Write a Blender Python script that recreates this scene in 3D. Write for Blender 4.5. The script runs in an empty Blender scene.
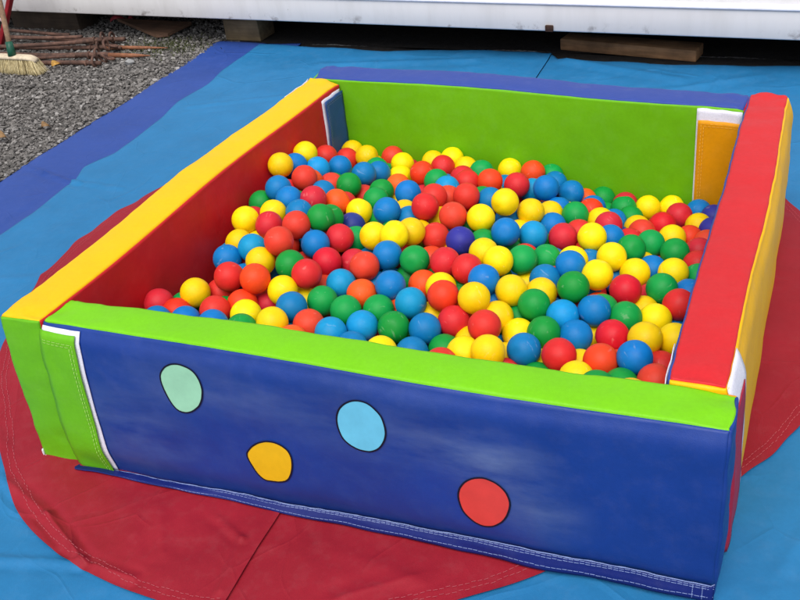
import bpy, bmesh, math, random
from mathutils import Vector, Matrix, noise
random.seed(11)
scene = bpy.context.scene
COL = scene.collection
V = Vector

# ------------------------------------------------------------------ helpers
def tag(o, label=None, cat=None, group=None, kind=None):
    if label: o['label'] = label
    if cat: o['category'] = cat
    if group: o['group'] = group
    if kind: o['kind'] = kind
    return o

def empty(name, loc=(0, 0, 0)):
    o = bpy.data.objects.new(name, None)
    o.location = loc
    o.empty_display_size = .05
    COL.objects.link(o)
    return o

def mk(name, verts, faces, mat, parent=None, smooth=True, origin=None):
    me = bpy.data.meshes.new(name)
    vs = [V(v) for v in verts]
    base = V((0, 0, 0))
    q = parent
    while q is not None:                      # children are stored relative to their thing
        base = base + V(q.location); q = q.parent
    if origin is not None:
        base = V(origin)
    me.from_pydata([tuple(v - base) for v in vs], [], faces)
    me.materials.append(mat)
    if smooth:
        me.polygons.foreach_set('use_smooth', [True] * len(me.polygons))
    me.update()
    o = bpy.data.objects.new(name, me)
    COL.objects.link(o)
    if parent is not None:
        o.parent = parent
    elif origin is not None:
        o.location = origin
    return o

class MB:
    def __init__(s): s.v = []; s.f = []
    def add(s, vs, fs):
        b = len(s.v); s.v += [V(v) for v in vs]; s.f += [tuple(i + b for i in f) for f in fs]
    def grid(s, rows):
        n = len(rows[0]); m = len(rows)
        fs = [(i*n+j, i*n+j+1, (i+1)*n+j+1, (i+1)*n+j) for i in range(m-1) for j in range(n-1)]
        s.add([p for r in rows for p in r], fs)
    def box(s, c, d, rot=None, bev=0.0, seg=2):
        bm = bmesh.new()
        bmesh.ops.create_cube(bm, size=1)
        for v in bm.verts: v.co = V((v.co.x*d[0], v.co.y*d[1], v.co.z*d[2]))
        if bev > 0:
            bmesh.ops.bevel(bm, geom=list(bm.edges), offset=bev, segments=seg, affect='EDGES', profile=.5)
        M = rot if rot is not None else Matrix.Identity(3)
        bm.verts.index_update()
        s.add([V(c) + M @ v.co for v in bm.verts], [tuple(v.index for v in f.verts) for f in bm.faces])
        bm.free()
    def tube(s, pts, rad, n=10, cap=True):
        pts = [V(p) for p in pts]
        if not isinstance(rad, (list, tuple)): rad = [rad]*len(pts)
        rows = []
        up = V((0, 0, 1))
        for i, p in enumerate(pts):
            t = (pts[min(i+1, len(pts)-1)] - pts[max(i-1, 0)]).normalized()
            a = t.cross(up)
            if a.length < .05: a = t.cross(V((0, 1, 0)))
            a.normalize(); b = t.cross(a)
            rows.append([p + (a*math.cos(2*math.pi*k/n) + b*math.sin(2*math.pi*k/n))*rad[i] for k in range(n)])
        b0 = len(s.v)
        for r in rows: s.v += r
        for i in range(len(rows)-1):
            for k in range(n):
                k2 = (k+1) % n
                s.f.append((b0+i*n+k, b0+i*n+k2, b0+(i+1)*n+k2, b0+(i+1)*n+k))
        if cap:
            s.f.append(tuple(b0+k for k in range(n))[::-1])
            s.f.append(tuple(b0+(len(rows)-1)*n+k for k in range(n)))
    def build(s, name, mat, parent=None, smooth=True, origin=None):
        return mk(name, s.v, s.f, mat, parent, smooth, origin)

def fbm(p, sc, octv=3):
    return noise.fractal(V(p)*sc, 1.0, 2.0, octv)
def sstep(a, b, x):
    t = max(0., min(1., (x-a)/(b-a))); return t*t*(3-2*t)

# ------------------------------------------------------------------ materials
def srgb(c):
    return tuple(((x/255)/12.92 if x/255 <= .04045 else (((x/255)+.055)/1.055)**2.4) for x in c) + (1,)

class NT:
    def __init__(s, name):
        s.m = bpy.data.materials.new(name); s.m.use_nodes = True
        s.t = s.m.node_tree; s.b = s.t.nodes['Principled BSDF']
    def n(s, typ, **kw):
        x = s.t.nodes.new(typ)
        for k, v in kw.items():
            if k in x.inputs: x.inputs[k].default_value = v
            else: setattr(x, k, v)
        return x
    def l(s, a, b): s.t.links.new(a, b)
    def noise(s, vec, scale, detail=3, rough=.55):
        x = s.n('ShaderNodeTexNoise'); x.inputs['Scale'].default_value = scale
        x.inputs['Detail'].default_value = detail; x.inputs['Roughness'].default_value = rough
        if vec is not None: s.l(vec, x.inputs['Vector'])
        return x
    def ramp(s, fac, stops):
        r = s.n('ShaderNodeValToRGB'); e = r.color_ramp.elements
        while len(e) < len(stops): e.new(.5)
        for el, (p, c) in zip(e, stops): el.position = p; el.color = c
        s.l(fac, r.inputs[0]); return r
    def mix(s, fac, a, b, mode='MIX'):
        x = s.n('ShaderNodeMix', data_type='RGBA', blend_type=mode)
        for sock, val in ((x.inputs[0], fac), (x.inputs[6], a), (x.inputs[7], b)):
            if isinstance(val, (int, float)): sock.default_value = val
            elif isinstance(val, tuple): sock.default_value = val
            else: s.l(val, sock)
        return x.outputs[2]
    def math(s, op, a, b=0.0):
        x = s.n('ShaderNodeMath', operation=op)
        for sock, val in ((x.inputs[0], a), (x.inputs[1], b)):
            if isinstance(val, (int, float)): sock.default_value = val
            else: s.l(val, sock)
        return x.outputs[0]
    def geo(s): return s.n('ShaderNodeNewGeometry').outputs['Position']
    def obj(s): return s.n('ShaderNodeTexCoord').outputs['Object']

def mul(c, k): return (c[0]*k, c[1]*k, c[2]*k, 1)

def vinyl(name, c, rough=.5, dirt=.25, weave=.12, wrinkle=.25, pale=.10, spec=.24, scuffs=(), crumple=0):
    """PVC coated tarpaulin: fine woven grain, slight soiling, soft creases."""
    k = NT(name); P = k.geo(); c = srgb(c) if max(c) > 1 else c
    n1 = k.noise(P, 3.2, 5, .6); n2 = k.noise(P, 26, 4, .65); n3 = k.noise(P, 110, 3, .6)
    r1 = k.ramp(n1.outputs[0], [(.32, (0, 0, 0, 1)), (.7, (1, 1, 1, 1))])
    base = k.mix(r1.outputs[0], mul(c, 1-dirt*.55), c)
    lum = .35
    palec = (c[0]*.8+.2*lum, c[1]*.8+.2*lum, c[2]*.8+.2*lum, 1)
    r2 = k.ramp(n2.outputs[0], [(.5, (0, 0, 0, 1)), (.8, (1, 1, 1, 1))])
    f2 = k.math('MULTIPLY', r2.outputs[0], pale*2.4)
    base = k.mix(f2, base, palec)
    r3 = k.ramp(n3.outputs[0], [(.3, (.93, .93, .93, 1)), (.7, (1.0, 1.0, 1.0, 1))])
    base = k.mix(1.0, base, r3.outputs[0], 'MULTIPLY')
    for (ctr, rad, amt) in scuffs:           # dusty hand marks wiped onto the cloth
        vm = k.n('ShaderNodeVectorMath', operation='SUBTRACT'); k.l(P, vm.inputs[0]); vm.inputs[1].default_value = ctr
        vs_ = k.n('ShaderNodeVectorMath', operation='MULTIPLY'); k.l(vm.outputs[0], vs_.inputs[0]); vs_.inputs[1].default_value = (1/rad[0], 1, 1/rad[1])
        ln = k.n('ShaderNodeVectorMath', operation='LENGTH'); k.l(vs_.outputs[0], ln.inputs[0])
        fall = k.math('SUBTRACT', 1.0, ln.outputs['Value']); fall = k.math('MAXIMUM', fall, 0.0)
        mq = k.n('ShaderNodeMapping'); mq.inputs['Rotation'].default_value = (0, .5, 0); mq.inputs['Scale'].default_value = (4.5, 4.5, 15); k.l(P, mq.inputs['Vector']); na = k.noise(mq.outputs[0], 1.0, 5, .6); ra = k.ramp(na.outputs[0], [(.33, (0, 0, 0, 1)), (.78, (1, 1, 1, 1))])
        ff = k.math('MULTIPLY', fall, ra.outputs[0]); ff = k.math('MULTIPLY', ff, amt)
        base = k.mix(ff, base, (.34, .42, .55, 1))
    k.l(base, k.b.inputs['Base Color'])
    rr = k.ramp(n2.outputs[0], [(.3, (rough-.07,)*3+(1,)), (.75, (rough+.12,)*3+(1,))])
    k.l(rr.outputs[0], k.b.inputs['Roughness'])
    k.b.inputs['Specular IOR Level'].default_value = spec
    # bumps: weave then soft wrinkles
    wv = k.n('ShaderNodeTexVoronoi'); wv.inputs['Scale'].default_value = 420; k.l(P, wv.inputs['Vector'])
    b1 = k.n('ShaderNodeBump'); b1.inputs['Strength'].default_value = weave; b1.inputs['Distance'].default_value = .0012
    k.l(wv.outputs[0], b1.inputs['Height'])
    mp = k.n('ShaderNodeMapping'); mp.inputs['Scale'].default_value = (1.0, 1.0, .55); k.l(P, mp.inputs['Vector'])
    wn = k.noise(mp.outputs[0], 7, 2, .5); wn.inputs['Distortion'].default_value = .15
    b2 = k.n('ShaderNodeBump'); b2.inputs['Strength'].default_value = wrinkle; b2.inputs['Distance'].default_value = .02
    k.l(wn.outputs[0], b2.inputs['Height']); k.l(b1.outputs[0], b2.inputs['Normal'])
    last = b2.outputs[0]
    if crumple:                                     # sharp fold lines left from packing the sheet away
        for sc, hh, ph in ((2.1, .010, 0.0), (5.3, .004, 7.0)):
            wq = k.noise(P, 1.7, 2); vm = k.n('ShaderNodeVectorMath', operation='MULTIPLY_ADD'); k.l(wq.outputs['Color'], vm.inputs[0]); vm.inputs[1].default_value = (.35, .35, .0); vm.inputs[2].default_value = (0, 0, 0)
            va = k.n('ShaderNodeVectorMath', operation='ADD'); k.l(P, va.inputs[0]); k.l(vm.outputs[0], va.inputs[1])
            v2 = k.n('ShaderNodeTexVoronoi', feature='DISTANCE_TO_EDGE', voronoi_dimensions='2D'); v2.inputs['Scale'].default_value = sc
            vo = k.n('ShaderNodeVectorMath', operation='ADD'); k.l(va.outputs[0], vo.inputs[0]); vo.inputs[1].default_value = (ph, ph*.7, 0); k.l(vo.outputs[0], v2.inputs['Vector'])
            rp = k.ramp(v2.outputs[0], [(0, (1, 1, 1, 1)), (.010, (.55, .55, .55, 1)), (.03, (0, 0, 0, 1))])
            mk_ = k.noise(P, 1.9+sc*.4, 2); mr = k.ramp(mk_.outputs[0], [(.46, (0, 0, 0, 1)), (.62, (1, 1, 1, 1))])
            bb = k.n('ShaderNodeBump'); bb.inputs['Strength'].default_value = crumple; bb.inputs['Distance'].default_value = hh
            k.l(k.math('MULTIPLY', rp.outputs[0], mr.outputs[0]), bb.inputs['Height']); k.l(last, bb.inputs['Normal']); last = bb.outputs[0]
    k.l(last, k.b.inputs['Normal'])
    return k.m

def plain(name, c, rough=.6, nscale=40, var=.25, bump=.2, spec=.3, dist=.004):
    k = NT(name); P = k.geo(); c = srgb(c) if max(c) > 1 else c
    n1 = k.noise(P, nscale, 5, .65)
    r = k.ramp(n1.outputs[0], [(.3, mul(c, 1-var)), (.7, mul(c, 1+var*.5))])
    k.l(r.outputs[0], k.b.inputs['Base Color']); k.b.inputs['Roughness'].default_value = rough
    k.b.inputs['Specular IOR Level'].default_value = spec
    b = k.n('ShaderNodeBump'); b.inputs['Strength'].default_value = bump; b.inputs['Distance'].default_value = dist
    k.l(n1.outputs[0], b.inputs['Height']); k.l(b.outputs[0], k.b.inputs['Normal'])
    return k.m

def ball_mat(name, c):
    k = NT(name); c = srgb(c)
    oi = k.n('ShaderNodeObjectInfo'); P = k.obj()
    hv = k.n('ShaderNodeHueSaturation'); hv.inputs['Color'].default_value = c
    k.l(k.math('ADD', k.math('MULTIPLY', oi.outputs['Random'], .016), .492), hv.inputs['Hue'])
    k.l(k.math('ADD', k.math('MULTIPLY', oi.outputs['Random'], .22), .86), hv.inputs['Value'])
    n1 = k.noise(P, 60, 4, .6)
    n1.noise_dimensions = '4D'; k.l(k.math('MULTIPLY', oi.outputs['Random'], 90.0), n1.inputs['W'])
    r = k.ramp(n1.outputs[0], [(.35, (.9, .9, .9, 1)), (.65, (1, 1, 1, 1))])
    base = k.mix(1.0, hv.outputs[0], r.outputs[0], 'MULTIPLY')
    # rubbed marks and a little grime
    mp = k.n('ShaderNodeMapping'); mp.inputs['Scale'].default_value = (30, 160, 60); k.l(P, mp.inputs['Vector'])
    sc = k.noise(mp.outputs[0], 1.0, 2, .5); sc.noise_dimensions = '4D'; k.l(k.math('MULTIPLY', oi.outputs['Random'], 50.0), sc.inputs['W'])
    sr = k.ramp(sc.outputs[0], [(.66, (0, 0, 0, 1)), (.72, (.35, .35, .35, 1))])
    base = k.mix(sr.outputs[0], base, (min(1, c[0]*.7+.22), min(1, c[1]*.7+.2), min(1, c[2]*.7+.18), 1))
    k.l(base, k.b.inputs['Base Color'])
    rr = k.ramp(n1.outputs[0], [(.3, (.46,)*3+(1,)), (.7, (.6,)*3+(1,))]); k.l(rr.outputs[0], k.b.inputs['Roughness'])
    k.b.inputs['Specular IOR Level'].default_value = .28
    k.b.inputs['Subsurface Weight'].default_value = .2
    k.b.inputs['Subsurface Radius'].default_value = (.012, .008, .006)
    k.b.inputs['Subsurface Scale'].default_value = .6
    n2 = k.noise(P, 220, 2, .5)
    b = k.n('ShaderNodeBump'); b.inputs['Strength'].default_value = .05; b.inputs['Distance'].default_value = .001
    k.l(n2.outputs[0], b.inputs['Height']); k.l(b.outputs[0], k.b.inputs['Normal'])
    return k.m
BALLS = """B,1.283,0.382,0.248 B,1.052,0.373,0.232 B,1.161,0.540,0.241 R,1.129,0.370,0.234 Y,0.908,0.471,0.279 G,1.103,0.582,0.268 G,1.030,0.521,0.248 S,1.216,0.373,0.234 G,0.748,0.377,0.236 S,1.214,0.484,0.220 R,0.956,0.400,0.258 C,0.761,0.450,0.256 S,0.830,0.479,0.268 B,0.818,0.390,0.234 Y,0.994,0.313,0.258 S,1.203,0.660,0.227 O,0.386,0.399,0.299 Y,0.968,0.551,0.258 B,1.140,0.462,0.222 R,0.870,0.434,0.234 R,0.490,0.462,0.289 Y,1.130,0.692,0.238 G,1.075,0.443,0.233 C,0.677,0.361,0.237 R,0.593,0.561,0.266 Y,1.287,0.466,0.238 B,0.687,0.503,0.260 G,0.701,0.619,0.264 R,0.301,0.413,0.284 R,0.383,0.530,0.328 G,1.275,0.713,0.209 R,1.326,0.641,0.218 Y,0.231,0.361,0.260 G,0.546,0.422,0.246 B,0.867,0.816,0.254 G,0.943,0.712,0.243 Y,1.070,0.883,0.227 Y,0.494,0.281,0.269 B,0.628,0.620,0.268 Y,0.899,0.662,0.263 G,1.225,0.560,0.220 C,1.097,0.514,0.234 N,0.776,0.735,0.262 R,0.476,0.664,0.274 B,0.503,0.355,0.265 Y,0.787,0.857,0.264 G,0.619,0.398,0.246 R,0.992,0.893,0.212 R,0.714,0.848,0.267 G,0.415,0.687,0.313 Y,1.133,0.824,0.211 Y,0.821,0.952,0.265 R,0.629,0.866,0.276 B,0.901,0.556,0.274 C,0.922,0.867,0.224 R,0.780,0.621,0.268 Y,1.284,0.590,0.205 R,0.845,0.597,0.272 R,0.370,0.639,0.313 B,1.064,0.700,0.250 S,0.490,0.561,0.265 Y,0.624,0.679,0.292 B,0.530,0.837,0.268 C,0.626,0.307,0.246 B,0.436,0.608,0.282 C,0.556,0.501,0.247 Y,0.448,0.412,0.267 Y,1.341,0.505,0.218 Y,0.878,0.990,0.222 G,0.686,0.431,0.237 R,0.691,0.776,0.242 R,0.693,1.002,0.245 Y,0.193,0.672,0.291 Y,1.195,0.802,0.187 R,0.561,0.324,0.246 O,0.622,0.478,0.242 B,0.868,1.167,0.205 G,1.165,0.896,0.197 G,1.264,0.946,0.171 Y,1.283,0.818,0.190 G,0.428,0.493,0.288 Y,0.155,0.942,0.321 R,0.240,0.921,0.298 R,1.334,0.335,0.232 Y,0.559,0.692,0.274 Y,0.342,0.494,0.285 R,0.279,0.651,0.296 B,0.234,0.508,0.271 G,1.197,0.980,0.169 R,0.783,1.165,0.207 Y,0.642,0.738,0.271 Y,0.957,0.479,0.231 B,0.918,1.248,0.154 G,0.975,1.077,0.178 R,0.323,0.305,0.258 Y,0.932,0.329,0.233 G,0.329,1.009,0.241 G,0.986,0.768,0.219 C,0.288,0.547,0.287 B,0.522,0.993,0.242 Y,1.128,1.295,0.103 Y,1.014,0.454,0.210 R,0.147,0.321,0.242 Y,1.026,0.589,0.236 Y,0.407,0.307,0.259 R,0.324,0.814,0.294 O,0.706,1.156,0.216 B,1.015,0.656,0.231 B,0.328,1.110,0.228 Y,0.426,0.873,0.236 R,1.223,1.247,0.113 O,0.360,0.874,0.258 O,0.742,0.567,0.231 B,0.208,0.830,0.307 Y,0.847,0.706,0.254 O,0.474,1.203,0.200 B,0.262,0.790,0.299 B,0.232,1.141,0.227 O,0.787,1.304,0.181 S,1.193,1.165,0.124 G,0.435,0.244,0.265 B,0.357,0.245,0.263 B,0.816,0.317,0.219 R,0.618,0.953,0.260 Y,0.156,1.082,0.294 Y,1.234,1.079,0.135 R,0.511,1.278,0.188 Y,0.250,0.723,0.290 Y,0.699,1.352,0.159 B,0.277,0.250,0.257 R,1.075,1.037,0.179 O,0.363,0.360,0.248 G,0.438,0.957,0.230 R,1.328,0.428,0.197 Y,0.249,1.291,0.196 B,0.935,0.995,0.183 B,1.097,0.965,0.181 C,0.210,1.049,0.263 G,0.876,0.356,0.210 B,1.224,0.861,0.165 R,0.640,1.146,0.212 B,0.333,1.195,0.192 Y,0.363,1.305,0.173 G,0.155,0.814,0.264 Y,1.181,0.312,0.227 N,0.439,0.799,0.232 B,0.321,0.738,0.291 B,0.750,1.033,0.222 Y,0.211,0.601,0.262 Y,0.800,0.538,0.249 G,0.986,1.343,0.094 G,1.065,1.266,0.110 R,0.399,0.411,0.220 R,0.534,0.617,0.235 R,0.164,1.184,0.237 G,0.539,1.157,0.201 B,0.688,0.282,0.235 G,0.418,1.035,0.216 S,0.209,0.305,0.234 R,1.155,1.077,0.144 Y,0.757,0.286,0.232 Y,1.189,1.327,0.093 Y,0.905,1.076,0.174 R,0.260,0.420,0.228 R,0.303,1.363,0.165 B,1.264,1.328,0.087 G,0.488,0.723,0.237 R,1.324,0.916,0.160 G,0.642,1.261,0.190 Y,1.281,1.217,0.103 B,0.200,0.241,0.251 R,0.183,1.279,0.187 B,0.156,1.015,0.286 G,1.269,0.321,0.219 S,1.270,1.133,0.109 R,1.312,1.023,0.136 Y,0.511,1.357,0.179 Y,0.386,1.233,0.166 B,0.577,0.870,0.230 C,0.600,1.089,0.217 G,0.408,0.745,0.281 O,0.995,1.165,0.146 O,0.559,0.250,0.251 G,0.807,0.809,0.219 O,0.430,1.122,0.193 G,1.097,1.207,0.111 Y,1.244,0.663,0.173 Y,1.040,1.092,0.159 B,1.332,0.743,0.183 C,0.813,1.213,0.168 B,0.294,0.917,0.258 B,0.859,1.285,0.160 Y,0.574,1.307,0.175 Y,0.445,1.359,0.162 R,1.015,0.964,0.188 R,0.264,1.022,0.229 Y,1.054,0.762,0.226 R,0.628,1.026,0.220 Y,0.160,1.363,0.175 G,1.337,0.850,0.163 G,0.830,1.348,0.152 Y,0.797,0.477,0.206 B,0.908,1.143,0.154 G,0.986,0.534,0.195 B,0.815,0.991,0.195 Y,1.131,1.135,0.123 G,0.675,0.632,0.202 O,0.706,0.705,0.215 B,1.075,0.838,0.177 Y,0.472,0.456,0.212 G,1.165,0.599,0.206 R,0.905,0.267,0.241 R,0.354,1.045,0.187 R,0.604,1.202,0.196 R,1.137,1.011,0.151 B,1.063,1.149,0.128 Y,1.158,0.526,0.173 N,1.312,1.279,0.100 Y,1.164,0.405,0.188 N,1.324,1.169,0.120 Y,0.918,0.408,0.204 Y,0.656,0.906,0.218 Y,0.538,0.926,0.217 B,1.145,0.828,0.146 Y,0.955,0.704,0.176 R,0.496,0.518,0.213 B,0.327,0.547,0.217 O,0.945,1.291,0.110 R,1.055,1.332,0.088 R,1.322,1.091,0.124 G,0.878,0.852,0.175 G,1.233,0.269,0.245 R,1.245,0.746,0.157 B,0.984,1.235,0.119 B,0.921,0.557,0.208 R,0.335,0.624,0.258 G,0.824,0.588,0.207 G,0.725,0.894,0.214 G,0.299,1.251,0.176 Y,1.002,0.388,0.188 G,0.476,0.900,0.202 C,0.603,0.582,0.201 Y,0.628,0.818,0.220 Y,0.859,0.938,0.183 G,1.091,0.333,0.191 R,0.345,0.939,0.217 O,0.225,0.975,0.259 G,0.182,0.368,0.209 O,0.717,0.479,0.205 Y,1.087,0.401,0.179 B,0.713,1.260,0.148 B,0.295,0.481,0.239 R,0.403,0.601,0.220 B,0.541,0.684,0.202 R,0.172,0.738,0.254 C,1.094,0.740,0.177 B,1.320,0.618,0.156 R,0.611,0.700,0.224 G,1.008,1.282,0.075 R,1.023,0.323,0.196 G,0.928,0.908,0.170 R,1.100,0.613,0.200 G,0.708,1.082,0.197 G,0.881,0.700,0.191 S,0.919,0.802,0.194 B,0.341,0.732,0.226 R,1.047,0.899,0.164 G,0.304,0.363,0.217 R,0.757,1.202,0.123 B,0.964,0.443,0.166 O,0.855,0.526,0.206 R,0.190,0.903,0.258 Y,0.219,0.662,0.228 O,1.139,0.669,0.164 B,0.611,0.657,0.166 R,0.692,0.397,0.178 R,1.243,0.420,0.191 R,0.497,1.143,0.152 Y,1.192,0.918,0.138 R,0.257,0.553,0.221 O,0.302,0.716,0.171 R,0.551,0.444,0.182 R,1.092,0.790,0.121 B,0.906,0.751,0.147 Y,0.456,1.067,0.156 G,0.307,1.302,0.133 B,0.840,0.421,0.175 B,1.116,0.874,0.087 G,0.740,0.653,0.188 O,0.828,1.293,0.098 B,1.023,0.764,0.147 S,0.392,0.543,0.258 B,0.984,0.825,0.178 G,0.746,0.436,0.159 S,0.689,1.013,0.171 C,0.443,0.416,0.167 R,1.022,0.714,0.193 R,1.229,0.969,0.111"""
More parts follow.
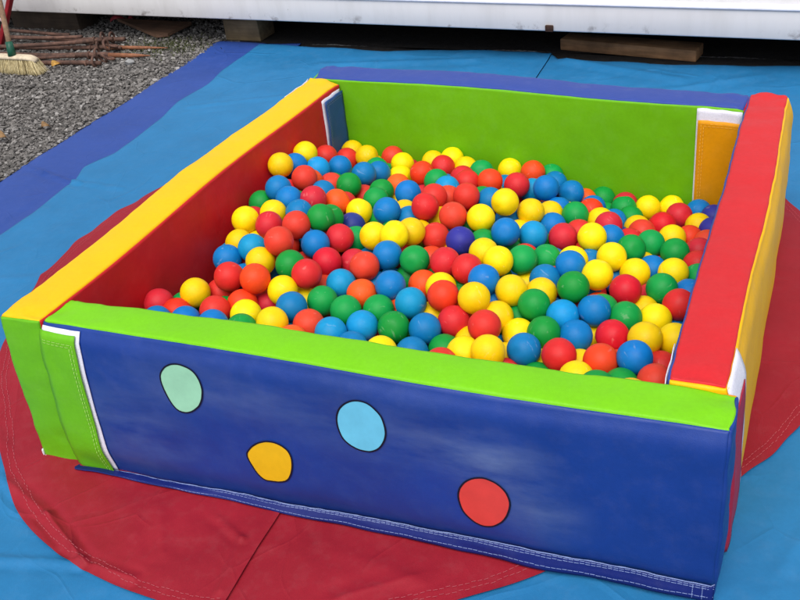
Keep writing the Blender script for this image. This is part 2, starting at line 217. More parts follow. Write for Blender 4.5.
DEEP = """Y,0.246,1.335,0.143 R,0.359,1.362,0.125 G,0.560,0.794,0.224 Y,0.476,0.620,0.200 B,0.539,1.337,0.124 B,0.885,1.326,0.111 S,0.887,1.257,0.095 Y,0.919,1.196,0.112 R,1.036,1.211,0.080 N,1.094,1.077,0.117 B,1.298,0.962,0.114 O,1.253,0.902,0.119 G,0.592,0.320,0.186 G,0.786,0.378,0.177 R,0.607,0.403,0.178 R,0.845,0.359,0.150 Y,1.053,0.544,0.186 Y,1.301,0.265,0.242 R,1.302,0.507,0.162 Y,1.196,0.702,0.147 O,1.237,0.531,0.161 G,0.252,0.844,0.258 G,0.298,0.682,0.241 C,0.238,0.771,0.239 R,0.399,0.684,0.239 R,0.356,0.799,0.234 Y,0.273,0.619,0.232 B,0.339,0.177,0.225 S,0.472,0.159,0.225 G,0.406,0.191,0.222 G,0.261,0.180,0.221 Y,0.171,0.170,0.220 C,0.452,0.338,0.219 B,0.166,0.994,0.218 Y,0.408,0.489,0.218 G,0.481,0.237,0.218 G,0.798,0.673,0.216 Y,0.581,0.187,0.211 G,0.159,1.092,0.208 G,0.847,0.757,0.207 C,0.160,0.623,0.207 Y,0.164,0.861,0.207 O,0.278,0.961,0.207 R,0.879,0.627,0.207 R,0.328,0.426,0.206 Y,1.281,0.205,0.205 R,0.324,0.250,0.204 Y,0.285,0.865,0.204 R,0.404,0.746,0.204 C,0.366,0.301,0.204 G,0.615,0.247,0.203 B,0.667,0.160,0.203 S,0.672,0.541,0.202 S,0.208,0.944,0.202 B,0.277,0.299,0.201 S,0.740,0.958,0.200 G,0.239,1.081,0.199 B,1.222,0.158,0.199 Y,0.725,0.213,0.199 S,0.975,0.264,0.198 R,1.183,0.224,0.198 B,0.171,0.795,0.198 G,0.419,0.258,0.198 B,0.526,0.368,0.197 O,0.211,0.725,0.197 O,0.881,0.174,0.196 S,0.509,1.042,0.196 B,0.526,0.292,0.195 B,0.798,0.168,0.195 Y,0.737,0.776,0.194 B,0.974,0.192,0.192 G,0.235,0.477,0.191 Y,0.849,0.232,0.191 G,0.288,0.797,0.190 S,1.073,0.174,0.190 Y,0.322,0.646,0.189 C,0.487,0.775,0.189 C,0.366,0.864,0.188 R,0.723,0.333,0.188 G,0.788,0.881,0.187 S,0.623,0.965,0.186 C,0.211,0.232,0.186 O,1.069,0.246,0.185 Y,0.967,0.614,0.185 O,0.606,0.510,0.185 G,0.206,1.193,0.184 Y,0.523,0.833,0.183 C,0.432,0.667,0.182 Y,0.567,1.007,0.180 R,0.503,0.973,0.180 C,0.914,0.292,0.178 G,1.331,0.269,0.178 Y,0.401,0.924,0.178 B,0.680,0.859,0.177 Y,0.524,0.569,0.176 R,0.236,0.608,0.176 S,0.916,0.490,0.176 G,0.670,0.755,0.175 Y,0.447,0.847,0.174 B,1.198,0.349,0.174 C,0.787,0.537,0.174 R,0.777,0.245,0.174 Y,0.278,1.159,0.174 B,0.571,0.745,0.172 B,0.527,0.176,0.172 Y,1.086,0.483,0.172 Y,1.133,0.269,0.172 R,0.302,0.484,0.172 B,0.160,0.314,0.172 R,0.330,0.985,0.170 R,0.782,1.061,0.169 G,0.235,0.405,0.169 R,0.221,0.864,0.169 G,0.367,0.798,0.168 Y,0.446,0.191,0.168 B,0.447,0.564,0.168 O,0.413,0.351,0.167 O,0.382,0.524,0.167 B,0.181,0.568,0.167 S,0.755,0.717,0.167 S,0.673,0.241,0.167 R,0.215,0.169,0.166 C,0.290,1.050,0.165 O,1.258,0.266,0.165 O,0.369,1.118,0.165 B,0.301,0.186,0.165 B,0.440,1.000,0.163 B,0.596,0.909,0.163 O,0.185,1.029,0.163 B,0.366,0.165,0.163 G,0.549,0.239,0.162 Y,0.967,0.336,0.162 G,0.459,0.299,0.161 O,0.320,0.911,0.161 R,0.585,0.821,0.161 B,1.038,0.626,0.161 Y,0.692,1.196,0.161 R,0.835,0.657,0.160 R,0.448,0.492,0.160 S,0.726,0.594,0.159 S,0.243,0.679,0.159 S,0.367,0.453,0.158 B,0.543,1.215,0.158 C,1.300,0.350,0.158 B,0.804,0.784,0.158 R,0.241,0.989,0.158 R,0.547,1.095,0.157 Y,0.344,0.370,0.157 Y,1.202,0.468,0.157 C,0.166,0.426,0.156 B,0.871,0.573,0.156 O,0.386,0.621,0.156 O,1.169,0.162,0.155 G,0.638,1.061,0.155 R,0.160,0.692,0.155 S,0.650,0.470,0.155 G,0.669,0.310,0.155 B,0.615,1.125,0.154 O,0.162,0.960,0.154 G,0.484,0.712,0.154 C,0.870,1.000,0.153 R,0.172,1.130,0.153 Y,0.839,0.489,0.153 G,0.305,0.569,0.152 B,0.231,0.792,0.152 Y,0.811,0.300,0.152 R,0.615,0.199,0.152 B,0.836,1.114,0.152 G,0.650,0.596,0.151 G,0.678,0.691,0.151 G,0.183,0.500,0.150 R,0.734,1.144,0.150 B,0.239,0.324,0.150 Y,0.513,0.653,0.149 G,0.753,0.999,0.148 S,0.263,0.247,0.147 R,0.334,0.282,0.147 R,0.253,0.528,0.146 O,1.199,0.608,0.146 B,0.694,0.942,0.146 O,0.370,0.699,0.146 G,0.462,1.263,0.146 G,1.027,0.201,0.145 B,1.310,0.163,0.145 Y,1.118,0.907,0.145 G,1.131,0.361,0.144 R,0.162,1.233,0.144 B,0.951,0.234,0.143 B,0.527,0.889,0.143 R,0.993,1.014,0.143 S,1.218,0.208,0.143 R,0.928,0.165,0.142 G,0.698,0.519,0.141 G,0.920,0.638,0.141 Y,0.839,0.171,0.141 O,0.737,0.826,0.140 Y,0.416,1.174,0.140 Y,0.159,0.877,0.140 O,0.558,0.517,0.139 R,1.124,0.584,0.139 Y,0.231,1.235,0.139 R,0.739,0.180,0.138 Y,1.014,0.487,0.138 G,0.319,0.833,0.138 Y,0.906,0.425,0.137 B,0.805,0.948,0.137 B,1.303,0.693,0.137 R,1.002,0.276,0.136 R,0.636,1.314,0.136 Y,0.521,0.397,0.135 B,0.985,0.569,0.135 R,1.278,0.437,0.135 O,0.820,0.853,0.135 C,1.045,0.337,0.135 B,0.604,0.267,0.135 G,0.170,0.230,0.134 G,1.301,0.789,0.133 R,0.670,0.168,0.133 O,1.052,0.979,0.133 R,0.167,0.780,0.132 C,0.300,0.417,0.132 C,1.201,0.405,0.131 G,0.451,0.792,0.131 R,0.225,1.076,0.131 G,0.608,1.192,0.131 O,0.455,0.618,0.130 C,1.016,0.680,0.130 G,0.922,0.817,0.129 S,0.794,0.612,0.129 B,1.052,0.429,0.129 B,0.555,0.316,0.129 C,0.244,0.929,0.128 Y,0.169,0.364,0.128 Y,1.095,0.222,0.128 S,0.454,0.931,0.127 B,0.645,0.813,0.127 B,0.394,0.861,0.126 B,0.695,1.095,0.126 Y,0.989,0.879,0.126 B,0.966,0.953,0.126 B,0.729,0.370,0.126 R,0.387,1.027,0.126 B,0.611,0.718,0.125 G,0.733,0.283,0.125 R,1.191,0.281,0.125 B,0.603,1.001,0.125 Y,0.580,1.259,0.125 O,0.532,1.010,0.124 Y,0.639,0.367,0.124 Y,0.309,0.765,0.124 G,0.417,0.240,0.124 C,1.130,0.723,0.123 R,1.198,0.780,0.123 R,0.194,0.623,0.123 Y,0.306,1.206,0.123 B,0.846,0.240,0.122 B,1.144,0.482,0.122 Y,0.725,0.757,0.121 C,0.754,1.305,0.121 G,0.500,0.223,0.121 Y,0.236,1.150,0.120 S,0.280,0.624,0.120 S,1.302,0.294,0.120 C,0.584,0.598,0.119 O,0.870,0.911,0.119 Y,1.265,0.625,0.119 S,1.326,0.228,0.119 C,0.544,0.703,0.119 R,0.393,0.957,0.118 R,1.056,0.571,0.118 Y,0.578,0.440,0.118 Y,0.945,1.061,0.118 Y,0.764,0.499,0.118 Y,1.096,0.297,0.118 S,0.222,0.457,0.117 B,0.851,1.172,0.117 B,0.346,0.224,0.117 G,0.163,1.315,0.117 O,0.301,1.131,0.116 O,0.414,1.299,0.116 R,0.507,0.468,0.116 G,0.689,0.430,0.115 Y,0.950,0.493,0.115 C,0.479,1.201,0.115 G,0.523,0.822,0.115 R,0.991,0.405,0.114 C,1.085,0.636,0.114 O,0.756,0.894,0.114 O,0.658,1.237,0.113 R,0.390,0.310,0.113 R,0.270,0.157,0.113 B,0.451,0.345,0.112 B,0.556,1.144,0.112 R,0.414,1.103,0.112 C,0.160,0.167,0.112 S,0.394,0.412,0.112 R,0.553,0.162,0.111 C,0.678,0.873,0.111 B,0.768,1.099,0.110 R,1.336,0.543,0.110 R,1.171,0.544,0.110 C,0.505,0.551,0.110 G,0.896,0.344,0.110 C,0.299,0.340,0.110 O,0.836,1.041,0.109 Y,0.833,0.715,0.109 B,1.049,0.852,0.109 Y,0.835,0.427,0.108 R,1.199,1.029,0.108 S,0.940,0.695,0.108 R,0.326,1.064,0.108 R,0.277,1.016,0.108 Y,0.456,0.165,0.107 O,1.224,0.342,0.107 C,1.333,0.471,0.107 G,0.584,1.072,0.106 S,0.695,0.625,0.106 R,0.672,1.162,0.106 G,0.848,0.794,0.106 G,0.915,0.553,0.106 Y,0.779,0.223,0.105 R,0.415,1.231,0.104 S,0.628,0.940,0.104 O,0.554,0.945,0.103 G,0.830,0.560,0.103 B,0.443,0.524,0.103 Y,0.690,1.003,0.102 C,0.767,0.694,0.102 Y,0.250,0.385,0.102 Y,1.085,0.158,0.101 G,1.127,0.412,0.101 Y,0.178,0.297,0.101 B,1.156,0.658,0.100 R,1.239,0.497,0.100 G,1.260,0.236,0.100 Y,0.570,0.769,0.100 B,1.064,0.917,0.100 B,1.242,0.700,0.099 R,0.310,0.944,0.099 S,1.318,0.854,0.099 Y,1.108,0.968,0.098 R,1.024,1.061,0.097 C,0.638,0.549,0.097 Y,1.080,0.483,0.097 B,1.243,0.839,0.096 R,0.877,0.661,0.095 O,0.907,1.005,0.095 B,0.477,1.090,0.095 R,0.180,1.173,0.095 Y,0.389,0.157,0.095 Y,0.967,0.764,0.094 S,0.246,1.285,0.094 G,0.956,1.142,0.094 O,0.803,0.346,0.094 G,1.167,0.198,0.094 S,1.052,0.729,0.093 B,0.608,0.656,0.093 B,1.338,0.656,0.093 G,0.462,0.424,0.093 C,0.971,0.163,0.092 C,0.691,0.241,0.092 G,0.770,1.034,0.092 G,0.463,0.735,0.092 Y,0.450,1.013,0.092 B,1.288,0.354,0.091 R,0.609,0.871,0.091 B,0.972,0.325,0.090 B,0.643,0.307,0.090 G,0.481,0.882,0.090 B,0.912,0.205,0.090 Y,0.369,1.185,0.090 B,0.290,0.271,0.090 G,0.541,1.212,0.090 S,0.578,0.365,0.089 B,0.916,0.871,0.088 Y,0.876,0.498,0.088 G,1.237,0.566,0.088 B,0.498,1.299,0.087 R,0.357,1.266,0.087 R,0.521,0.617,0.087 S,0.721,0.557,0.086 B,0.906,0.274,0.086 B,0.636,0.203,0.085 C,1.191,1.112,0.085 R,1.005,0.529,0.085 G,0.637,0.472,0.085 Y,0.593,1.321,0.084 G,0.771,0.825,0.083 R,1.110,0.546,0.082 Y,0.997,0.625,0.082 R,0.771,0.965,0.082 Y,0.681,1.319,0.081 S,0.774,0.408,0.081 G,0.881,1.123,0.081 G,1.011,0.215,0.080 R,0.647,1.104,0.079 Y,1.260,1.047,0.079 C,0.721,1.238,0.079 C,0.813,1.212,0.078 C,0.490,0.962,0.078 R,1.250,0.420,0.078 O,0.818,0.168,0.077 Y,1.151,0.332,0.077 R,0.174,1.263,0.076 G,1.215,0.627,0.076 R,1.170,1.226,0.076 R,0.240,1.210,0.075 C,1.182,0.737,0.075 R,1.220,0.161,0.075 Y,0.704,0.935,0.075 C,0.931,0.438,0.075 S,1.061,0.372,0.075 Y,0.565,0.493,0.074 Y,1.335,0.759,0.074 G,1.122,0.255,0.074 G,1.179,0.914,0.074 Y,0.814,0.907,0.073 R,0.685,0.361,0.073 Y,0.893,0.727,0.073 B,1.231,1.183,0.072 Y,0.708,0.165,0.072 G,0.717,0.488,0.072 R,1.252,0.771,0.071 G,1.004,0.984,0.071 B,1.138,1.022,0.071 R,1.136,0.809,0.070 G,0.323,1.332,0.070 G,0.992,0.844,0.069 Y,1.325,1.023,0.069 Y,0.534,0.412,0.069 B,0.512,1.037,0.067 Y,0.702,1.063,0.067 B,0.609,1.244,0.067 B,1.181,0.436,0.065 B,1.325,0.181,0.065 Y,1.059,1.118,0.065 R,0.973,0.915,0.064 C,0.367,1.119,0.064 Y,1.110,0.747,0.063 S,1.041,0.290,0.063 O,0.512,1.141,0.063 B,0.773,1.276,0.062 Y,1.069,1.026,0.062 R,1.318,1.123,0.062 R,0.917,0.794,0.062 B,0.402,1.049,0.062 B,1.308,0.586,0.061 C,1.296,0.506,0.061 O,0.736,1.169,0.061 C,0.860,0.952,0.060 R,1.258,0.304,0.060 R,0.352,0.996,0.060 B,0.619,1.029,0.060 B,0.738,0.314,0.059 S,1.044,0.668,0.059 C,1.028,0.467,0.058 O,0.448,1.184,0.057 S,1.338,0.935,0.057 G,0.814,1.120,0.057 Y,0.197,1.328,0.056 B,1.324,0.428,0.056 G,1.134,1.152,0.056 B,0.434,1.333,0.056 G,1.032,0.790,0.056 S,0.960,1.233,0.055 Y,0.612,0.414,0.055 R,0.882,1.194,0.055 G,1.320,1.196,0.053 Y,0.993,0.712,0.053 G,0.920,0.374,0.051 O,1.277,0.656,0.051 Y,0.585,1.168,0.051 G,0.834,0.277,0.051 G,1.166,0.585,0.051 G,0.814,1.008,0.050 B,0.304,1.234,0.050 S,0.995,0.373,0.050 G,1.195,0.832,0.049 Y,1.331,1.317,0.049 B,0.313,1.165,0.049 B,1.251,0.910,0.048 Y,1.205,0.983,0.048 B,0.837,0.395,0.047 Y,0.946,1.312,0.047 S,0.874,1.310,0.046 O,0.960,1.067,0.046 O,1.078,1.281,0.045 S,1.265,1.273,0.045 Y,1.175,0.498,0.043 R,0.493,1.243,0.043 R,1.004,1.160,0.043 R,1.286,0.823,0.042 Y,0.431,1.121,0.042 C,1.192,1.283,0.041 S,0.882,1.060,0.041 O,1.243,1.106,0.040 C,0.805,1.333,0.038 S,1.046,0.874,0.038 R,0.730,1.324,0.037 S,0.926,0.974,0.037"""
DOTS = [('pale_green', [(0.2112, 0.7429), (0.2174, 0.7866), (0.2277, 0.8198), (0.242, 0.8381), (0.2569, 0.8349), (0.2705, 0.8122), (0.2784, 0.7704), (0.2814, 0.717), (0.2785, 0.6592), (0.2707, 0.6054), (0.2585, 0.5641), (0.246, 0.5422), (0.2328, 0.5428), (0.2235, 0.5694), (0.2162, 0.6252), (0.2117, 0.6871)]), ('amber', [(0.3373, 0.3299), (0.3442, 0.3777), (0.3571, 0.4213), (0.3732, 0.4468), (0.388, 0.4533), (0.4017, 0.439), (0.411, 0.4049), (0.4132, 0.348), (0.4089, 0.2767), (0.4015, 0.2276), (0.3898, 0.2022), (0.3746, 0.1929), (0.3597, 0.1927), (0.3499, 0.2247), (0.3426, 0.2707)]), ('sky_blue', [(0.497, 0.687), (0.503, 0.743), (0.5153, 0.7882), (0.5297, 0.8109), (0.5451, 0.8092), (0.5592, 0.7725), (0.567, 0.7201), (0.5681, 0.6473), (0.5612, 0.5765), (0.5482, 0.5283), (0.534, 0.5131), (0.5184, 0.5238), (0.5037, 0.5602), (0.497, 0.6215)]), ('coral', [(0.6653, 0.3368), (0.6697, 0.3992), (0.6816, 0.4538), (0.699, 0.4822), (0.7154, 0.4718), (0.7292, 0.4327), (0.7365, 0.3721), (0.734, 0.2917), (0.7237, 0.2222), (0.7081, 0.179), (0.693, 0.1766), (0.6785, 0.2095), (0.6688, 0.2607)])]

# ------------------------------------------------------------------ camera
cam = bpy.data.cameras.new('camera'); camo = bpy.data.objects.new('camera', cam); COL.objects.link(camo)
cR = V((0.912476, 0.394590, -0.108101)); cU = V((-0.128860, 0.527954, 0.839440)); cF = V((-0.388307, 0.752039, -0.532592))
M = Matrix((cR, cU, -cF)).transposed().to_4x4(); M.translation = V((1.607319, -1.240287, 1.457265))
camo.matrix_world = M
cam.sensor_width = 36; cam.lens = 36*983.279/800; cam.clip_end = 1000; cam.clip_start = .05
scene.camera = camo
CP = V((1.607319, -1.240287, 1.457265))

# ------------------------------------------------------------------ light
SUN_EL, SUN_AZ = math.radians(60), math.radians(168)      # azimuth from +y, towards -x
w = bpy.data.worlds.new('World'); scene.world = w; w.use_nodes = True
nt = w.node_tree; bg = nt.nodes['Background']
sky = nt.nodes.new('ShaderNodeTexSky'); sky.sky_type = 'NISHITA'; sky.sun_disc = False
sky.sun_elevation = SUN_EL; sky.sun_rotation = SUN_AZ; sky.air_density = 1.0; sky.dust_density = 3.0; sky.ozone_density = 1.0
hs = nt.nodes.new('ShaderNodeHueSaturation'); hs.inputs['Saturation'].default_value = .45
nt.links.new(sky.outputs[0], hs.inputs['Color']); nt.links.new(hs.outputs[0], bg.inputs['Color'])
bg.inputs['Strength'].default_value = .18
sl = bpy.data.lights.new('sun', 'SUN'); so = bpy.data.objects.new('sun', sl); COL.objects.link(so)
sl.energy = 2.2; sl.angle = math.radians(50); sl.color = (1, .965, .91)
d = V((math.sin(SUN_AZ)*math.cos(SUN_EL), math.cos(SUN_AZ)*math.cos(SUN_EL), math.sin(SUN_EL)))
so.rotation_euler = d.to_track_quat('Z', 'Y').to_euler()
scene.view_settings.view_transform = 'Standard'; scene.view_settings.look = 'None'; scene.view_settings.exposure = 0
scene.cycles.max_bounces = 8; scene.cycles.diffuse_bounces = 5

# ------------------------------------------------------------------ palette
YEL = vinyl('vinyl_yellow', (243, 188, 8), dirt=.12, pale=.05)
YELS = vinyl('vinyl_yellow_side', (243, 184, 8), dirt=.2, pale=.05)
RED = vinyl('vinyl_red', (196, 28, 38), dirt=.15, pale=.10)
REDT = vinyl('vinyl_red_top', (204, 38, 44), dirt=.15, pale=.06)
LIME = vinyl('vinyl_lime', (118, 198, 18), dirt=.12, pale=.06)
LIMEF = vinyl('vinyl_lime_flap', (104, 180, 22), dirt=.2, pale=.08)
BLUEF = vinyl('vinyl_blue_front', (26, 60, 140), rough=.42, dirt=.4, pale=.06, spec=.32, wrinkle=.4,
              scuffs=[((1.10, .01, .25), (.17, .09), .36), ((1.19, .01, .15), (.12, .10), .24), ((.90, .01, .285), (.34, .11), .2), ((.28, 0, .16), (.22, .15), .2), ((.5, 0, .3), (.3, .08), .2)])
NAVY = vinyl('vinyl_navy', (34, 62, 112), dirt=.3)
PURP = vinyl('vinyl_violet_blue', (50, 74, 152), dirt=.15, pale=.06)
ORNG = vinyl('vinyl_orange', (230, 154, 6), dirt=.15, pale=.05)
WHITE = plain('velcro_white', (225, 224, 236), rough=.9, nscale=300, var=.12, bump=.5, dist=.002)
THREAD = plain('thread_white', (205, 205, 215), rough=.9, nscale=200, var=.2)
THREADB = plain('thread_pale_blue', (128, 145, 190), rough=.9, nscale=200, var=.2)
THREADG = plain('thread_pale_green', (175, 215, 110), rough=.9, nscale=200, var=.2)
THREADR = plain('thread_pink', (182, 88, 96), rough=.9, nscale=200, var=.2)
THREADO = plain('thread_pale_orange', (240, 180, 70), rough=.9, nscale=200, var=.2)

# ------------------------------------------------------------------ foam panels
def axis_samples(a0, a1, step, L):
    base = [0, .002, .005, .009, .014, .021, .03]
    xs = set()
    for b in base:
        xs.add(round(b, 5)); xs.add(round(L-b, 5))
    n = max(2, int((L-.06)/step))
    for i in range(n+1): xs.add(round(.03+(L-.06)*i/n, 5))
    xs = sorted(x for x in xs if a0-1e-6 < x < a1+1e-6)
    if not xs or xs[0] > a0+1e-4: xs = [a0]+xs
    if xs[-1] < a1-1e-4: xs = xs+[a1]
    return xs

class Panel:
    R = .010
    def __init__(s, C, dims, seed, puff=.006, custom=None):
        s.C = C; s.L, s.T, s.H = dims; s.seed = V((seed*3.1, seed*1.7, seed*.9)); s.puff = puff; s.custom = custom
    def box(s, face, a, b):
        if face == 'outer': return V((a, 0, b))
        if face == 'inner': return V((a, s.T, b))
        if face == 'top': return V((a, b, s.H))
        if face == 'end0': return V((0, a, b))
        if face == 'end1': return V((s.L, a, b))
        if face == 'bottom': return V((a, b, 0))
    def tri(s, q):
        u, v, w_ = q.x/s.L, q.y/s.T, q.z/s.H
        r = V((0, 0, 0))
        for i in (0, 1):
            for j in (0, 1):
                for k in (0, 1):
                    r += s.C[i][j][k]*((u if i else 1-u)*(v if j else 1-v)*(w_ if k else 1-w_))
        return r
    def surf(s, face, a, b, off=0.0):
        p = s.box(face, a, b); R = s.R
        c = V((min(max(p.x, R), s.L-R), min(max(p.y, R), s.T-R), min(max(p.z, R), s.H-R)))
        n = p-c
        n = n.normalized() if n.length > 1e-9 else V((0, 0, 1))
        ab = sorted((abs(n.x), abs(n.y), abs(n.z)))
        pin = .0022*sstep(.45, .707, ab[1])
        g = 1.0
        for comp, x, L in ((n.x, p.x, s.L), (n.y, p.y, s.T), (n.z, p.z, s.H)):
            t = max(0., min(1., 4*x/L*(1-x/L)))
            g *= (t**.6)*(1-abs(comp))+abs(comp)
        P = p+s.seed
        # distance to the short end seams: more puckers there
        e = math.exp(-min(p.x, s.L-p.x)/.05)
        et = math.exp(-min(abs(p.z-s.H), .2)/.03)
        dsp = s.puff*g - pin + .0035*fbm(P, 3.5, 2) + .0016*fbm(P, 11, 2) + (.0075*e*(1 if abs(n.z) > .6 else .3)+.0014*et)*fbm((P.x*1.0, P.y, P.z), 21, 3)
        ew = math.exp(-min(p.x, s.L-p.x)/.16)
        dsp += .0028*ew*fbm((P.x*1.9+P.z*.8, P.y, P.z*.6-P.x*.3), 9, 2)*(.4 if abs(n.z) > .7 else 1)
        q = c + n*(R+dsp+off)
        if s.custom: q = s.custom(q)
        return s.tri(q)
    def sheet(s, name, face, mat, parent, step=.014):
        A, B = {'outer': (s.L, s.H), 'inner': (s.L, s.H), 'top': (s.L, s.T), 'end0': (s.T, s.H), 'end1': (s.T, s.H), 'bottom': (s.L, s.T)}[face]
        mb = MB(); As = axis_samples(0, A, step, A); Bs = axis_samples(0, B, step, B)
        mb.grid([[s.surf(face, a, b) for a in As] for b in Bs])
        return mb.build(name, mat, parent)
    def flap(s, name, face, a0, a1, b0, b1, mat, parent, off=.003, lift=.004, step=.012, thick=.0016, wob=.003):
        A, B = {'outer': (s.L, s.H), 'inner': (s.L, s.H), 'top': (s.L, s.T), 'end0': (s.T, s.H), 'end1': (s.T, s.H)}[face]
        mb = MB()
        na = max(3, int((a1-a0)/step)); nb = max(3, int((b1-b0)/step))
        rows = []
        for j in range(nb+1):
            row = []
            for i in range(na+1):
                u, v = i/na, j/nb
                a = a0+(a1-a0)*u + wob*noise.noise(V((v*3.1, off*99+a0*7, 3)))*(1 if u > .5 else 0)
                b = b0+(b1-b0)*v + wob*noise.noise(V((u*3.3, 8+a0*5, 1)))
                ed = max(math.exp(-(1-u)*(a1-a0)/.012), math.exp(-u*(a1-a0)/.012), math.exp(-(1-v)*(b1-b0)/.012), math.exp(-v*(b1-b0)/.012))
                row.append(s.surf(face, a, b, off+lift*ed*(.5+.8*noise.noise(V((a*9, b*9, a0))))))
            rows.append(row)
        mb.grid(rows)
        o = mb.build(name, mat, parent)
        m = o.modifiers.new('thick', 'SOLIDIFY'); m.thickness = thick; m.offset = 0
        return o
    def stitches(s, mb, face, path, off, dash=.008, gap=.0028, wid=.0013):
        pts = []
        for (a, b), (c, d_) in zip(path[:-1], path[1:]):
            L = math.hypot(c-a, d_-b); n = max(1, int(L/(dash+gap)))
            for i in range(n):
                t0 = i/n; t1 = t0+dash/(dash+gap)/n
                p0 = s.surf(face, a+(c-a)*t0, b+(d_-b)*t0, off); p1 = s.surf(face, a+(c-a)*t1, b+(d_-b)*t1, off)
                pm = s.surf(face, a+(c-a)*(t0+t1)/2, b+(d_-b)*(t0+t1)/2, off+.0006)
                nn = (pm-s.surf(face, a+(c-a)*(t0+t1)/2, b+(d_-b)*(t0+t1)/2, off-.01)).normalized()
                t = (p1-p0); 
                if t.length < 1e-6: continue
                sd = t.normalized().cross(nn)*wid*.5
                mb.add([p0-sd, p0+sd, pm+sd, p1+sd, p1-sd, pm-sd], [(0, 1, 2, 5), (5, 2, 3, 4)])

def corners(lo0, li0, lo1, li1, z0, z1, zz=None, base=None):
    """outer/inner plan points at both ends; z heights of the top at both ends; optional other plan at the base"""
    b = base or (lo0, li0, lo1, li1)
    P = lambda p, z: V((p[0], p[1], z))
    return [[[P(b[0], 0), P(lo0, z0[0])], [P(b[1], 0), P(li0, z0[1])]], [[P(b[2], 0), P(lo1, z1[0])], [P(b[3], 0), P(li1, z1[1])]]]

# front panel -------------------------------------------------------
def front_custom(q):
    # loose filling: the top slumps at the left end and wavers along its length
    k = math.exp(-q.x/.07); top = sstep(.25, .395, q.z)
    z = q.z - top*(k*.012*(q.y/.106) + .003*math.sin(q.x*7+.6))
    y = q.y + top*.004*math.sin(q.x*5+1) - .014*sstep(.396, .358, q.z)*sstep(0, .09, q.z)*max(0, 1-q.y/.08)
    return V((q.x, y, z))
front = Panel(corners((.107, .002), (.107, .098), (1.510, .022), (1.510, .124), (.395, .393), (.398, .397),
              base=((.103, -.018), (.105, .10), (1.503, .030), (1.5, .128))), (1.394, .104, .396), 1, custom=front_custom)
fr = empty('foam_wall_panel', (.8, .06, 0))
tag(fr, 'blue front foam panel of the ball pit printed with four coloured dots', 'foam panel', 'padded panels walling the ball pit')
f_outer = front.sheet('outer_cover', 'outer', BLUEF, fr)
f_top = front.sheet('top_cover', 'top', LIME, fr)
front.sheet('inner_cover', 'inner', ORNG, fr, .03)
front.sheet('end_cover', 'end0', NAVY, fr)
front.sheet('end_cover', 'end1', BLUEF, fr)
# printed dots
DM = {'pale_green': plain('print_pale_green', (150, 205, 170), rough=.5, nscale=20, var=.1, bump=.05),
      'amber': plain('print_amber', (224, 174, 20), rough=.5, nscale=20, var=.1, bump=.05),
      'sky_blue': plain('print_sky_blue', (105, 190, 218), rough=.5, nscale=20, var=.1, bump=.05),
      'coral': plain('print_coral', (218, 66, 58), rough=.5, nscale=20, var=.1, bump=.05)}
INK = plain('print_outline_black', (18, 16, 34), rough=.5, nscale=20, var=.1, bump=.05)
def smooth_loop(pts, n=72):
    out = []; m = len(pts)
    for i in range(n):
        t = i*m/n; k = int(t); f = t-k
        p0, p1, p2, p3 = (V(pts[(k+j) % m]).to_2d() for j in (-1, 0, 1, 2))
        out.append(.5*((2*p1)+(-p0+p2)*f+(2*p0-5*p1+4*p2-p3)*f*f+(-p0+3*p1-3*p2+p3)*f**3))
    return out
for nm, pts in DOTS:
    lp = smooth_loop([(a*front.L+.009*(1-a), b*front.H+.0235, 0) for a, b in pts])
    ctr = sum(lp, V((0, 0)))/len(lp)
    mb = MB(); rings = []
    for k in (.0004, .3, .55, .75, .9, .985):
        rings.append([front.surf('outer', *(ctr+(p-ctr)*k), .0014) for p in lp+[lp[0]]])
    mb.grid(rings)
    dot = mb.build('printed_dot', DM[nm], fr)
    dot['label'] = {'pale_green': 'pale green oval dot with dark outline near the left end', 'amber': 'amber egg-shaped dot low on the panel',
                    'sky_blue': 'light blue round dot with black outline', 'coral': 'coral red round dot low on the right half'}[nm]
    mb = MB(); rows = []
    for ofs in (-.0015, .0022):
        row = []
        for i, p in enumerate(lp+[lp[0]]):
            dr = (p-ctr).normalized()
            row.append(front.surf('outer', *(p+dr*(ofs+.0006*noise.noise(V((i*.3, ctr.x*9, 0))))), .0018))
        rows.append(row)
    mb.grid(rows); mb.build('outline', INK, dot)
# bottom hem: stitched skirt that kicks out onto the mat at the left end
def hem_pt(u, v, off=0.0):
    a = .012*(u < 0)+u*front.L
    ztop = (.010+.043*min(1, u/.75)) + .003*noise.noise(V((u*14, 2, 0)))
    p1 = front.surf('outer', min(max(a, .001), front.L-.001), max(ztop, .008), .004)
    flare = (.016*(1-u)+.004) + .003*noise.noise(V((u*11, 5, 2)))
    p0 = V((p1.x, p1.y-flare-.003, 0.0180+.003*abs(noise.noise(V((u*9, 1, 7))))))
    m = p0.lerp(p1, v)
    m += V((0, -1, .35))*(.004*math.sin(math.pi*v)*(.5+noise.noise(V((u*16, v*2, 9)))) + off)
    return m
mb = MB(); N = 220
mb.grid([[hem_pt(i/N, v) for i in range(N+1)] for v in (0, .15, .3, .5, .7, .85, 1.0)])
HEMB = vinyl('vinyl_blue_hem', (22, 36, 108), dirt=.35, pale=.05, spec=.2)
hem = mb.build('hem', HEMB, fr); sm = hem.modifiers.new('thick', 'SOLIDIFY'); sm.thickness = .002; sm.offset = 0
def hem_stitch(mb, v, dash=.0085, gap=.0017, wid=.0010, ph=0):
    n = int(front.L/(dash+gap))
    for i in range(n):
        u0 = i/n; u1 = u0+dash/(dash+gap)/n
        jit = .06*noise.noise(V((u0*18, ph, 0)))+.015*random.uniform(-1, 1)
        p0 = hem_pt(u0, v+jit, .0016); p1 = hem_pt(u1, v+jit, .0016)
        sd = (p1-p0).normalized().cross(V((0, -1, .5)).normalized())*wid/2
        mb.add([p0-sd, p0+sd, p1+sd, p1-sd], [(0, 1, 2, 3)])
mb = MB()
